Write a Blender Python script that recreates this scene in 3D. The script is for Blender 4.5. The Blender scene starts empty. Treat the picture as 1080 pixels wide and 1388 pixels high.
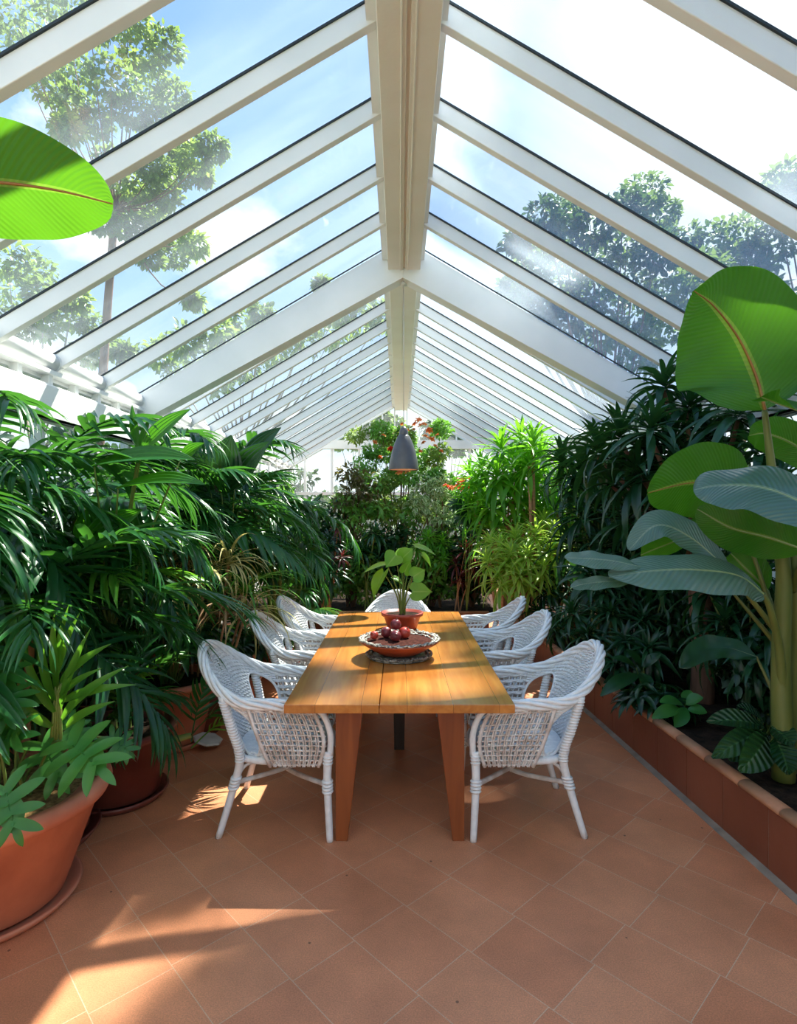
import bpy, math, random
import numpy as np
from mathutils import Vector, Matrix, Euler

random.seed(7)
rng = np.random.default_rng(7)
PI = math.pi
SC = bpy.context.scene
COL = SC.collection

# ------------------------------------------------------------------ camera
F = 780.0                    # focal length in pixels of a 1080x1388 frame
EYE = 1.7
cam_d = bpy.data.cameras.new('camera')
cam = bpy.data.objects.new('camera', cam_d)
COL.objects.link(cam)
cam.location = (0, 0, EYE)
cam.rotation_euler = (PI / 2, 0, 0)
cam_d.sensor_fit = 'VERTICAL'
cam_d.sensor_height = 36.0
cam_d.sensor_width = 36.0
cam_d.lens = F / 1388.0 * 36.0
cam_d.shift_y = 3.0 / 1388.0
cam_d.shift_x = -1.0 / 1388.0
cam_d.clip_start = 0.05
cam_d.clip_end = 300
SC.camera = cam

# ------------------------------------------------------------------ colour management, sampling depth
SC.view_settings.view_transform = 'Standard'
SC.view_settings.look = 'None'
SC.view_settings.gamma = 1.0
SC.view_settings.use_curve_mapping = False
SC.view_settings.exposure = 0.2
SC.render.engine = 'CYCLES'
SC.cycles.max_bounces = 6
SC.cycles.diffuse_bounces = 3
SC.cycles.glossy_bounces = 3
SC.cycles.transmission_bounces = 4
SC.cycles.transparent_max_bounces = 24
SC.cycles.caustics_reflective = False
SC.cycles.caustics_refractive = False
SC.cycles.sample_clamp_indirect = 6.0

# ------------------------------------------------------------------ sun and sky
SUN_AZ = math.radians(33)      # to the right of straight ahead
SUN_EL = math.radians(58)
SUN = Vector((math.sin(SUN_AZ) * math.cos(SUN_EL), math.cos(SUN_AZ) * math.cos(SUN_EL), math.sin(SUN_EL)))
sun_d = bpy.data.lights.new('sun', 'SUN')
sun_d.energy = 16.0
sun_d.angle = math.radians(0.7)
sun_d.color = (1.0, 0.93, 0.80)
sun = bpy.data.objects.new('sun', sun_d)
sun.rotation_euler = SUN.to_track_quat('Z', 'Y').to_euler()
sun.location = (6, 8, 12)
COL.objects.link(sun)


def build_world():
    w = bpy.data.worlds.new('sky')
    SC.world = w
    w.use_nodes = True
    nt = w.node_tree
    nt.nodes.clear()
    N, L = nt.nodes.new, nt.links.new
    out = N('ShaderNodeOutputWorld')
    bg = N('ShaderNodeBackground')
    tc = N('ShaderNodeTexCoord')
    nrm = N('ShaderNodeVectorMath'); nrm.operation = 'NORMALIZE'
    L(tc.outputs['Generated'], nrm.inputs[0])
    # blue deepening with height, pale towards the horizon
    sep = N('ShaderNodeSeparateXYZ'); L(nrm.outputs[0], sep.inputs[0])
    ramp = N('ShaderNodeValToRGB')
    e = ramp.color_ramp.elements
    e[0].position = 0.0; e[0].color = (0.80, 0.90, 1.0, 1)
    e[1].position = 0.75; e[1].color = (0.20, 0.42, 0.90, 1)
    m = e.new(0.35); m.color = (0.40, 0.63, 1.0, 1)
    L(sep.outputs['Z'], ramp.inputs[0])
    # brightness around the sun
    dot = N('ShaderNodeVectorMath'); dot.operation = 'DOT_PRODUCT'
    L(nrm.outputs[0], dot.inputs[0]); dot.inputs[1].default_value = SKYGLOW
    gl = N('ShaderNodeValToRGB')
    e = gl.color_ramp.elements
    e[0].position = 0.72; e[0].color = (0, 0, 0, 1)
    e[1].position = 0.99; e[1].color = (1, 1, 1, 1)
    m = e.new(0.90); m.color = (0.14, 0.14, 0.14, 1)
    m = e.new(0.955); m.color = (0.36, 0.36, 0.36, 1)
    L(dot.outputs['Value'], gl.inputs[0])
    # clouds
    mp = N('ShaderNodeMapping'); L(nrm.outputs[0], mp.inputs[0])
    mp.inputs['Scale'].default_value = (1.0, 1.0, 1.5)
    mp.inputs['Location'].default_value = (0.35, 0.1, 0.0)
    no = N('ShaderNodeTexNoise'); no.inputs['Scale'].default_value = 2.6
    no.inputs['Detail'].default_value = 7; no.inputs['Roughness'].default_value = 0.52
    L(mp.outputs[0], no.inputs['Vector'])
    cr = N('ShaderNodeValToRGB')
    e = cr.color_ramp.elements
    e[0].position = 0.535; e[0].color = (0, 0, 0, 1)
    e[1].position = 0.61; e[1].color = (1, 1, 1, 1)
    # more cloud low down
    low = N('ShaderNodeMath'); low.operation = 'MULTIPLY_ADD'
    L(sep.outputs['Z'], low.inputs[0]); low.inputs[1].default_value = -0.42
    low.inputs[2].default_value = 0.16
    add = N('ShaderNodeMath'); add.operation = 'ADD'
    L(no.outputs['Fac'], add.inputs[0]); L(low.outputs[0], add.inputs[1])
    L(add.outputs[0], cr.inputs[0])
    mix1 = N('ShaderNodeMix'); mix1.data_type = 'RGBA'
    L(cr.outputs[0], mix1.inputs['Factor']); L(ramp.outputs[0], mix1.inputs['A'])
    mix1.inputs['B'].default_value = (1.15, 1.17, 1.2, 1)
    mix2 = N('ShaderNodeMix'); mix2.data_type = 'RGBA'
    L(gl.outputs[0], mix2.inputs['Factor']); L(mix1.outputs['Result'], mix2.inputs['A'])
    mix2.inputs['B'].default_value = (1.45, 1.5, 1.55, 1)
    L(mix2.outputs['Result'], bg.inputs['Color'])
    bg.inputs['Strength'].default_value = SKY
    L(bg.outputs[0], out.inputs[0])


SKY = 1.1
SKYGLOW = Vector((0.42, 0.69, 0.60)).normalized()
build_world()


# ------------------------------------------------------------------ mesh buffer
class B:
    def __init__(s):
        s.V, s.Fq, s.U, s.n = [], [], [], 0

    def add(s, v, f, uv=None):
        v = np.asarray(v, float).reshape(-1, 3)
        f = np.asarray(f, int).reshape(-1, 4)
        s.V.append(v); s.Fq.append(f + s.n)
        s.U.append(np.zeros((len(v), 2)) if uv is None else np.asarray(uv, float))
        s.n += len(v)
        return s

    def box(s, c, size, R=None):
        h = np.array(size) / 2.0
        v = np.array([[x, y, z] for x in (-1, 1) for y in (-1, 1) for z in (-1, 1)], float) * h
        if R is not None:
            v = v @ np.array(R).T
        return s.add(v + np.array(c), [[0, 1, 3, 2], [4, 6, 7, 5], [0, 4, 5, 1], [2, 3, 7, 6], [0, 2, 6, 4], [1, 5, 7, 3]])

    def tube(s, pts, r, n=8, cap=True, flat=1.0, closed=False):
        p = np.asarray(pts, float)
        m = len(p)
        r = np.full(m, float(r)) if np.isscalar(r) else np.asarray(r, float)
        if closed:
            t = np.roll(p, -1, 0) - np.roll(p, 1, 0)
        else:
            t = np.gradient(p, axis=0)
        t /= np.maximum(np.linalg.norm(t, axis=1, keepdims=True), 1e-9)
        a = np.array([0, 0, 1.0]) if abs(t[0][2]) < .9 else np.array([1.0, 0, 0])
        u = np.cross(t[0], a); u /= np.linalg.norm(u)
        Us = []
        for k in range(m):
            u = u - t[k] * np.dot(u, t[k]); u /= max(np.linalg.norm(u), 1e-9)
            Us.append(u)
        Us = np.array(Us); W = np.cross(t, Us)
        an = np.linspace(0, 2 * PI, n, endpoint=False)
        v = p[:, None] + r[:, None, None] * (np.cos(an)[None, :, None] * Us[:, None] + flat * np.sin(an)[None, :, None] * W[:, None])
        f = []
        rows = m if closed else m - 1
        i = np.arange(n); j = (i + 1) % n
        for k in range(rows):
            a0 = k * n; b0 = ((k + 1) % m) * n
            f.append(np.stack([a0 + i, a0 + j, b0 + j, b0 + i], 1))
        f = np.concatenate(f)
        if cap and not closed and n >= 4:
            for base, rev in ((0, True), ((m - 1) * n, False)):
                for q in range(1, n - 2, 2):
                    c = [base, base + q, base + q + 1, base + q + 2]
                    f = np.concatenate([f, [c[::-1] if rev else c]])
        uv = np.stack([np.repeat(np.linspace(0, 1, m), n), np.tile(np.linspace(0, 1, n), m)], 1)
        return s.add(v.reshape(-1, 3), f, uv)

    def lathe(s, prof, c=(0, 0, 0), n=48):
        pr = np.asarray(prof, float)
        an = np.linspace(0, 2 * PI, n, endpoint=False)
        v = np.stack([pr[:, 0][:, None] * np.cos(an), pr[:, 0][:, None] * np.sin(an), np.repeat(pr[:, 1][:, None], n, 1)], -1)
        i = np.arange(n); j = (i + 1) % n
        f = np.concatenate([np.stack([k * n + i, k * n + j, (k + 1) * n + j, (k + 1) * n + i], 1) for k in range(len(pr) - 1)])
        return s.add(v.reshape(-1, 3) + np.array(c), f)

    def prism(s, poly, y0, y1):
        """quad polygon given in XZ, extruded along Y"""
        q = np.array([[x, y0, z] for x, z in poly] + [[x, y1, z] for x, z in poly])
        return s.add(q, [[0, 1, 2, 3], [7, 6, 5, 4], [0, 4, 5, 1], [1, 5, 6, 2], [2, 6, 7, 3], [3, 7, 4, 0]])

    def grid(s, P, uv=None, skip=None):
        a, b = P.shape[:2]
        idx = np.arange(a * b).reshape(a, b)
        f = np.stack([idx[:-1, :-1], idx[1:, :-1], idx[1:, 1:], idx[:-1, 1:]], -1)
        if skip is not None:
            f = f[~skip]
        return s.add(P.reshape(-1, 3), f.reshape(-1, 4), None if uv is None else uv.reshape(-1, 2))

    def scatter(s, proto, R, T, sc=None):
        v, f, uv = proto
        if sc is None:
            sc = np.ones(len(T))
        W = np.einsum('nij,mj->nmi', R, v) * np.asarray(sc)[:, None, None] + T[:, None]
        ff = f[None] + (np.arange(len(T)) * len(v))[:, None, None]
        return s.add(W.reshape(-1, 3), ff.reshape(-1, 4), np.tile(uv, (len(T), 1)))

    def mesh(s, name, mat, smooth=True):
        V = np.concatenate(s.V); Fq = np.concatenate(s.Fq); U = np.concatenate(s.U)
        me = bpy.data.meshes.new(name)
        me.vertices.add(len(V)); me.vertices.foreach_set('co', V.astype(np.float32).ravel())
        me.loops.add(Fq.size); me.loops.foreach_set('vertex_index', Fq.astype(np.int32).ravel())
        me.polygons.add(len(Fq))
        me.polygons.foreach_set('loop_start', np.arange(0, Fq.size, 4, dtype=np.int32))
        me.polygons.foreach_set('loop_total', np.full(len(Fq), 4, dtype=np.int32))
        uvl = me.uv_layers.new(name='UVMap')
        uvl.data.foreach_set('uv', U[Fq.ravel()].astype(np.float32).ravel())
        me.update(calc_edges=True)
        me.polygons.foreach_set('use_smooth', np.full(len(Fq), smooth, dtype=bool))
        if mat is not None:
            me.materials.append(mat)
        return me

    def build(s, name, mat, parent=None, smooth=True, bevel=0.0):
        o = link(name, s.mesh(name, mat, smooth), parent)
        if bevel:
            md = o.modifiers.new('bevel', 'BEVEL'); md.width = bevel; md.segments = 2; md.limit_method = 'ANGLE'
        return o


def link(name, me, parent=None):
    o = bpy.data.objects.new(name, me)
    COL.objects.link(o)
    if parent is not None:
        o.parent = parent
    return o


def tag(o, label=None, cat=None, group=None, kind=None):
    if label: o['label'] = label
    if cat: o['category'] = cat
    if group: o['group'] = group
    if kind: o['kind'] = kind
    return o


def thing(name, label, cat, loc=(0, 0, 0), rz=0.0, group=None):
    o = bpy.data.objects.new(name, None)
    COL.objects.link(o)
    o.location = loc; o.rotation_euler = (0, 0, rz)
    return tag(o, label, cat, group)


def copy_tree(o, parent=None):
    c = o.copy(); COL.objects.link(c)
    if parent is not None:
        c.parent = parent
    for ch in [x for x in o.children]:
        copy_tree(ch, c)
    return c


def P(x, y, Y):
    """a point at depth Y seen at pixel x, y of the photograph"""
    return np.array([(x - 541) * Y / F, Y, EYE + (697 - y) * Y / F])


# ------------------------------------------------------------------ materials
def newmat(name):
    m = bpy.data.materials.new(name); m.use_nodes = True
    m.node_tree.nodes.clear()
    return m, m.node_tree.nodes.new, m.node_tree.links.new


def simple(name, c1, c2=None, rough=0.5, scale=6.0, bump=0.0, bscale=40.0, metal=0.0, spec=0.5, coat=0.0, detail=4, stretch=(1, 1, 1)):
    m, N, L = newmat(name)
    out = N('ShaderNodeOutputMaterial'); p = N('ShaderNodeBsdfPrincipled')
    tc = N('ShaderNodeTexCoord'); mp = N('ShaderNodeMapping'); mp.inputs['Scale'].default_value = stretch
    L(tc.outputs['Object'], mp.inputs[0])
    no = N('ShaderNodeTexNoise'); no.inputs['Scale'].default_value = scale; no.inputs['Detail'].default_value = detail
    L(mp.outputs[0], no.inputs['Vector'])
    cr = N('ShaderNodeValToRGB'); e = cr.color_ramp.elements
    e[0].position = .33; e[0].color = (*c1, 1); e[1].position = .67; e[1].color = (*(c2 or c1), 1)
    L(no.outputs['Fac'], cr.inputs[0]); L(cr.outputs[0], p.inputs['Base Color'])
    p.inputs['Roughness'].default_value = rough; p.inputs['Metallic'].default_value = metal
    p.inputs['Specular IOR Level'].default_value = spec
    p.inputs['Coat Weight'].default_value = coat; p.inputs['Coat Roughness'].default_value = .12
    if bump:
        n2 = N('ShaderNodeTexNoise'); n2.inputs['Scale'].default_value = bscale; n2.inputs['Detail'].default_value = 5
        L(mp.outputs[0], n2.inputs['Vector'])
        b = N('ShaderNodeBump'); b.inputs['Strength'].default_value = bump; b.inputs['Distance'].default_value = .01
        L(n2.outputs['Fac'], b.inputs['Height']); L(b.outputs[0], p.inputs['Normal'])
    L(p.outputs[0], out.inputs[0])
    return m


def leafmat(name, c1, c2, tr=None, trans=.38, rough=.36, rib=None, veins=0.0, vfreq=46.0, scale=5.0, edge=None, spec=.5):
    """leaf: a glossy upper coat over a body that lets light through"""
    m, N, L = newmat(name)
    out = N('ShaderNodeOutputMaterial'); p = N('ShaderNodeBsdfPrincipled'); t = N('ShaderNodeBsdfTranslucent')
    mixs = N('ShaderNodeMixShader')
    tc = N('ShaderNodeTexCoord'); no = N('ShaderNodeTexNoise')
    no.inputs['Scale'].default_value = scale; no.inputs['Detail'].default_value = 3
    L(tc.outputs['Object'], no.inputs['Vector'])
    oi = N('ShaderNodeObjectInfo')
    ad = N('ShaderNodeMath'); ad.operation = 'MULTIPLY_ADD'; L(oi.outputs['Random'], ad.inputs[0]); ad.inputs[1].default_value = .3
    L(no.outputs['Fac'], ad.inputs[2])
    cr = N('ShaderNodeValToRGB'); e = cr.color_ramp.elements
    e[0].position = .45; e[0].color = (*c1, 1); e[1].position = .85; e[1].color = (*c2, 1)
    L(ad.outputs[0], cr.inputs[0])
    col = cr.outputs[0]
    uv = N('ShaderNodeSeparateXYZ'); L(tc.outputs['UV'], uv.inputs[0])
    ab = N('ShaderNodeMath'); ab.operation = 'SUBTRACT'; L(uv.outputs['Y'], ab.inputs[0]); ab.inputs[1].default_value = .5
    ab2 = N('ShaderNodeMath'); ab2.operation = 'ABSOLUTE'; L(ab.outputs[0], ab2.inputs[0])
    if rib:
        lt = N('ShaderNodeMath'); lt.operation = 'LESS_THAN'; L(ab2.outputs[0], lt.inputs[0]); lt.inputs[1].default_value = .035
        mx = N('ShaderNodeMix'); mx.data_type = 'RGBA'
        L(lt.outputs[0], mx.inputs['Factor']); L(col, mx.inputs['A']); mx.inputs['B'].default_value = (*rib, 1)
        col = mx.outputs['Result']
    if edge:
        gt = N('ShaderNodeMath'); gt.operation = 'GREATER_THAN'; L(ab2.outputs[0], gt.inputs[0]); gt.inputs[1].default_value = .30
        mx = N('ShaderNodeMix'); mx.data_type = 'RGBA'
        L(gt.outputs[0], mx.inputs['Factor']); L(col, mx.inputs['A']); mx.inputs['B'].default_value = (*edge, 1)
        col = mx.outputs['Result']
    if veins:
        a = N('ShaderNodeMath'); a.operation = 'MULTIPLY_ADD'; L(ab2.outputs[0], a.inputs[0]); a.inputs[1].default_value = -.30
        L(uv.outputs['X'], a.inputs[2])
        b = N('ShaderNodeMath'); b.operation = 'MULTIPLY'; L(a.outputs[0], b.inputs[0]); b.inputs[1].default_value = vfreq * 6.283
        c = N('ShaderNodeMath'); c.operation = 'SINE'; L(b.outputs[0], c.inputs[0])
        bu = N('ShaderNodeBump'); bu.inputs['Strength'].default_value = veins; bu.inputs['Distance'].default_value = .004
        L(c.outputs[0], bu.inputs['Height']); L(bu.outputs[0], p.inputs['Normal']); L(bu.outputs[0], t.inputs['Normal'])
        d = N('ShaderNodeMath'); d.operation = 'MULTIPLY_ADD'; L(c.outputs[0], d.inputs[0]); d.inputs[1].default_value = .09; d.inputs[2].default_value = 1.0
        hs = N('ShaderNodeHueSaturation'); L(d.outputs[0], hs.inputs['Value']); L(col, hs.inputs['Color'])
        col = hs.outputs[0]
    L(col, p.inputs['Base Color'])
    p.inputs['Roughness'].default_value = rough
    p.inputs['Specular IOR Level'].default_value = spec
    tint = N('ShaderNodeMix'); tint.data_type = 'RGBA'; tint.inputs['Factor'].default_value = .55
    L(col, tint.inputs['A']); tint.inputs['B'].default_value = (*(tr or (.22, .50, .03)), 1)
    L(tint.outputs['Result'], t.inputs['Color'])
    mixs.inputs[0].default_value = trans
    L(p.outputs[0], mixs.inputs[1]); L(t.outputs[0], mixs.inputs[2]); L(mixs.outputs[0], out.inputs[0])
    return m


def glassmat(name, tint, dirt, lo=.02, hi=.16):
    m, N, L = newmat(name)
    out = N('ShaderNodeOutputMaterial')
    tr = N('ShaderNodeBsdfTransparent'); tr.inputs[0].default_value = (*tint, 1)
    gl = N('ShaderNodeBsdfGlossy'); gl.inputs['Roughness'].default_value = .02
    lw = N('ShaderNodeLayerWeight'); lw.inputs['Blend'].default_value = .5
    pw = N('ShaderNodeMath'); pw.operation = 'POWER'; L(lw.outputs['Facing'], pw.inputs[0]); pw.inputs[1].default_value = 5
    fr = N('ShaderNodeMath'); fr.operation = 'MULTIPLY_ADD'; L(pw.outputs[0], fr.inputs[0]); fr.inputs[1].default_value = .55; fr.inputs[2].default_value = .02
    m1 = N('ShaderNodeMixShader'); L(fr.outputs[0], m1.inputs[0]); L(tr.outputs[0], m1.inputs[1]); L(gl.outputs[0], m1.inputs[2])
    df = N('ShaderNodeBsdfDiffuse'); tl = N('ShaderNodeBsdfTranslucent')
    df.inputs[0].default_value = (.8, .83, .85, 1); tl.inputs[0].default_value = (*dirt, 1)
    m2 = N('ShaderNodeMixShader'); m2.inputs[0].default_value = .65; L(df.outputs[0], m2.inputs[1]); L(tl.outputs[0], m2.inputs[2])
    tc = N('ShaderNodeTexCoord'); mp = N('ShaderNodeMapping'); mp.inputs['Scale'].default_value = (.5, 1.6, .5)
    L(tc.outputs['Object'], mp.inputs[0])
    no = N('ShaderNodeTexNoise'); no.inputs['Scale'].default_value = 1.6; no.inputs['Detail'].default_value = 6
    L(mp.outputs[0], no.inputs['Vector'])
    mr = N('ShaderNodeMapRange'); mr.inputs[1].default_value = .35; mr.inputs[2].default_value = .75
    mr.inputs[3].default_value = lo; mr.inputs[4].default_value = hi
    L(no.outputs['Fac'], mr.inputs[0])
    m3 = N('ShaderNodeMixShader'); L(mr.outputs[0], m3.inputs[0]); L(m1.outputs[0], m3.inputs[1]); L(m2.outputs[0], m3.inputs[2])
    L(m3.outputs[0], out.inputs[0])
    return m


def floor_material():
    m, N, L = newmat('terracotta_tiles')
    out = N('ShaderNodeOutputMaterial'); p = N('ShaderNodeBsdfPrincipled')
    tc = N('ShaderNodeTexCoord'); mp = N('ShaderNodeMapping')
    a = math.radians(46.5)
    px, py = -.005, 2.955
    rx, ry = math.cos(a) * px - math.sin(a) * py, math.sin(a) * px + math.cos(a) * py
    mp.inputs['Rotation'].default_value = (0, 0, a)
    mp.inputs['Location'].default_value = (-rx + 36 * .36, -ry + 40 * .29, 0)
    L(tc.outputs['Object'], mp.inputs[0])
    br = N('ShaderNodeTexBrick')
    br.offset = .05; br.offset_frequency = 2; br.squash = 1.0
    br.inputs['Scale'].default_value = 1.0
    br.inputs['Brick Width'].default_value = .36; br.inputs['Row Height'].default_value = .29
    br.inputs['Mortar Size'].default_value = .0019; br.inputs['Mortar Smooth'].default_value = .3
    br.inputs['Color1'].default_value = (.63, .220, .098, 1); br.inputs['Color2'].default_value = (.72, .290, .138, 1)
    br.inputs['Mortar'].default_value = (.70, .43, .27, 1)
    br.inputs['Bias'].default_value = .1
    L(mp.outputs[0], br.inputs['Vector'])
    n1 = N('ShaderNodeTexNoise'); n1.inputs['Scale'].default_value = 2.2; n1.inputs['Detail'].default_value = 8; n1.inputs['Roughness'].default_value = .65
    L(tc.outputs['Object'], n1.inputs['Vector'])
    mr = N('ShaderNodeMapRange'); mr.inputs[1].default_value = .3; mr.inputs[2].default_value = .7; mr.inputs[3].default_value = .78; mr.inputs[4].default_value = 1.16
    L(n1.outputs['Fac'], mr.inputs[0])
    # fine speckle and small dark chips
    n2 = N('ShaderNodeTexNoise'); n2.inputs['Scale'].default_value = 190; n2.inputs['Detail'].default_value = 3
    L(tc.outputs['Object'], n2.inputs['Vector'])
    mr2 = N('ShaderNodeMapRange'); mr2.inputs[1].default_value = .3; mr2.inputs[2].default_value = .7; mr2.inputs[3].default_value = .80; mr2.inputs[4].default_value = 1.16
    L(n2.outputs['Fac'], mr2.inputs[0])
    vo = N('ShaderNodeTexVoronoi'); vo.inputs['Scale'].default_value = 5.5; L(tc.outputs['Object'], vo.inputs['Vector'])
    lt = N('ShaderNodeMath'); lt.operation = 'GREATER_THAN'; L(vo.outputs['Distance'], lt.inputs[0]); lt.inputs[1].default_value = .035
    mr3 = N('ShaderNodeMapRange'); mr3.inputs[3].default_value = .35; mr3.inputs[4].default_value = 1; L(lt.outputs[0], mr3.inputs[0])
    mu = N('ShaderNodeMath'); mu.operation = 'MULTIPLY'; L(mr.outputs[0], mu.inputs[0]); L(mr2.outputs[0], mu.inputs[1])
    mu2 = N('ShaderNodeMath'); mu2.operation = 'MULTIPLY'; L(mu.outputs[0], mu2.inputs[0]); L(mr3.outputs[0], mu2.inputs[1])
    hs = N('ShaderNodeHueSaturation'); L(mu2.outputs[0], hs.inputs['Value']); L(br.outputs['Color'], hs.inputs['Color'])
    L(hs.outputs[0], p.inputs['Base Color'])
    mr4 = N('ShaderNodeMapRange'); mr4.inputs[1].default_value = .3; mr4.inputs[2].default_value = .7; mr4.inputs[3].default_value = .38; mr4.inputs[4].default_value = .55
    L(n1.outputs['Fac'], mr4.inputs[0]); L(mr4.outputs[0], p.inputs['Roughness'])
    inv = N('ShaderNodeMath'); inv.operation = 'MULTIPLY_ADD'; L(br.outputs['Fac'], inv.inputs[0]); inv.inputs[1].default_value = -1; inv.inputs[2].default_value = 1
    bu = N('ShaderNodeBump'); bu.inputs['Strength'].default_value = .35; bu.inputs['Distance'].default_value = .004
    L(inv.outputs[0], bu.inputs['Height'])
    bu2 = N('ShaderNodeBump'); bu2.inputs['Strength'].default_value = .25; bu2.inputs['Distance'].default_value = .004
    L(n1.outputs['Fac'], bu2.inputs['Height']); L(bu.outputs[0], bu2.inputs['Normal'])
    L(bu2.outputs[0], p.inputs['Normal'])
    L(p.outputs[0], out.inputs[0])
    return m


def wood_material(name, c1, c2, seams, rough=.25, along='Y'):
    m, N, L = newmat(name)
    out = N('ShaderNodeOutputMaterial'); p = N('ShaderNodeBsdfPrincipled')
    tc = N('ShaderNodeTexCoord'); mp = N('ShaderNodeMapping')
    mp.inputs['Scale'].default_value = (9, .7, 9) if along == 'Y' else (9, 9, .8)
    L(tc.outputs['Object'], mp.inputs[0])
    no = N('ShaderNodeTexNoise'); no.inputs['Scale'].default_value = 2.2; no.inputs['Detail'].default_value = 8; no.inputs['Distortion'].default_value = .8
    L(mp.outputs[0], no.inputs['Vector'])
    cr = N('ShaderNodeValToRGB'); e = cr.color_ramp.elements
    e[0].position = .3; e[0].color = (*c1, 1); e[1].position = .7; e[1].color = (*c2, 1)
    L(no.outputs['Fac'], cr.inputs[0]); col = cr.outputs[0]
    if seams:
        mp2 = N('ShaderNodeMapping'); mp2.inputs['Rotation'].default_value = (0, 0, PI / 2)
        L(tc.outputs['Object'], mp2.inputs[0])
        br = N('ShaderNodeTexBrick'); br.offset = 0; br.inputs['Scale'].default_value = 1
        br.inputs['Brick Width'].default_value = 30; br.inputs['Row Height'].default_value = .23
        br.inputs['Mortar Size'].default_value = .0012
        mp2.inputs['Location'].default_value = (15, .115 + .075, 0)
        br.inputs['Color1'].default_value = (1, 1, 1, 1); br.inputs['Color2'].default_value = (.82, .80, .78, 1); br.inputs['Mortar'].default_value = (.35, .3, .25, 1)
        L(mp2.outputs[0], br.inputs['Vector'])
        mx = N('ShaderNodeMix'); mx.data_type = 'RGBA'; mx.blend_type = 'MULTIPLY'; mx.inputs['Factor'].default_value = 1
        L(col, mx.inputs['A']); L(br.outputs['Color'], mx.inputs['B']); col = mx.outputs['Result']
    L(col, p.inputs['Base Color'])
    p.inputs['Roughness'].default_value = rough; p.inputs['Coat Weight'].default_value = .25; p.inputs['Coat Roughness'].default_value = .15
    L(p.outputs[0], out.inputs[0])
    return m


M = {}
M['paint'] = simple('white_paint', (.80, .81, .80), (.86, .86, .85), rough=.38, scale=3, bump=.05)
M['cream'] = simple('cream_paint', (.84, .79, .72), (.88, .84, .78), rough=.45, scale=3, bump=.08)
M['gasket'] = simple('dark_gasket', (.02, .03, .035), rough=.6)
M['roofglass'] = glassmat('roof_glass', (.94, .975, .98), (.80, .90, 1.0), .02, .11)
M['roofglass_dust_haze'] = glassmat('dust_haze_roof_glass', (.92, .965, .98), (.72, .85, 1.0), .10, .22)  # dust film thickened on the right slope to add sun haze over the trees
M['wallglass'] = glassmat('wall_glass', (.92, .96, .96), (.8, .85, .88), .02, .14)
M['floor'] = floor_material()
M['render'] = simple('white_render', (.72, .72, .70), (.80, .80, .78), rough=.8, scale=4, bump=.2)
M['grass'] = simple('lawn', (.06, .12, .03), (.12, .20, .05), rough=.9, scale=2, bump=.4)
M['pot'] = simple('terracotta_pot', (.50, .155, .080), (.66, .235, .125), rough=.62, scale=5, bump=.25, bscale=22)
M['pot_dark'] = simple('dark_terracotta_pot', (.12, .030, .020), (.20, .052, .034), rough=.38, scale=5, bump=.12, bscale=22)
M['pot_red'] = simple('red_clay_pot', (.33, .055, .038), (.42, .085, .055), rough=.4, scale=7, bump=.08)
M['planter'] = simple('planter_tile', (.20, .055, .026), (.30, .092, .045), rough=.5, scale=2.3, bump=.15, detail=7, stretch=(1, 1, .5))
M['coping'] = simple('planter_coping', (.42, .17, .08), (.55, .26, .13), rough=.6, scale=5, bump=.25)
M['grout'] = simple('grout', (.22, .17, .13), (.36, .28, .21), rough=.85, scale=9, bump=.3)
M['soil'] = simple('soil', (.012, .008, .006), (.05, .03, .018), rough=.95, scale=18, bump=1.0, bscale=60, spec=.08)
M['mulch'] = simple('bark_mulch', (.16, .08, .03), (.42, .25, .10), rough=.9, scale=45, bump=1.0, bscale=50, spec=.1)
M['wicker'] = simple('white_wicker', (.78, .78, .77), (.90, .90, .89), rough=.42, scale=30, bump=.2, bscale=90)
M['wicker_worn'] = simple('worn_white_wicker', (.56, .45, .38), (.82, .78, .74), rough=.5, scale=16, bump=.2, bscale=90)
M['rubber'] = simple('black_rubber', (.015, .012, .01), rough=.7)
M['tabletop'] = wood_material('oiled_tabletop', (.47, .150, .024), (.64, .255, .050), True, .23)
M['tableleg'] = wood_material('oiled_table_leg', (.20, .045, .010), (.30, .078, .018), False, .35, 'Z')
M['leg_dark'] = simple('dark_leg', (.03, .018, .012), rough=.35)
M['lamp'] = simple('grey_metal_shade', (.085, .083, .085), (.12, .115, .115), rough=.33, scale=8, metal=.35)
M['lamp_in'] = simple('lamp_inside', (.75, .55, .42), rough=.4)
M['cord'] = simple('cord', (.55, .52, .48), rough=.6)
M['bowl'] = simple('terracotta_bowl', (.28, .045, .014), (.36, .075, .025), rough=.4, scale=5, bump=.1)
M['bowl_in'] = simple('bowl_inside', (.03, .010, .008), (.09, .03, .022), rough=.95, scale=60, spec=.05)
M['shell'] = simple('shell_chips', (.12, .09, .07), (.72, .67, .56), rough=.5, scale=34, bump=.3)
M['shell_dark'] = simple('dark_shell_chips', (.02, .018, .015), (.42, .39, .33), rough=.4, scale=40, bump=.3)
M['fruit_a'] = simple('dark_plum_skin', (.10, .012, .020), (.22, .03, .03), rough=.35, scale=20)
M['fruit_b'] = simple('red_skin', (.30, .025, .020), (.48, .06, .03), rough=.32, scale=20)
M['dish'] = simple('pale_stone', (.55, .52, .44), (.68, .66, .58), rough=.6, scale=12)
M['bark'] = simple('brown_bark', (.10, .045, .025), (.24, .12, .07), rough=.85, scale=10, bump=.8, bscale=25, stretch=(1, 1, .25))
M['cane'] = simple('cane_stem', (.32, .15, .07), (.48, .25, .12), rough=.6, scale=14, bump=.3, stretch=(1, 1, 3))
M['cane_green'] = simple('green_cane', (.10, .17, .03), (.22, .28, .06), rough=.45, scale=8, stretch=(1, 1, .4))
M['banana_stem'] = simple('banana_stem', (.10, .13, .025), (.19, .20, .045), rough=.45, scale=5, stretch=(1, 1, .25))
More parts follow.
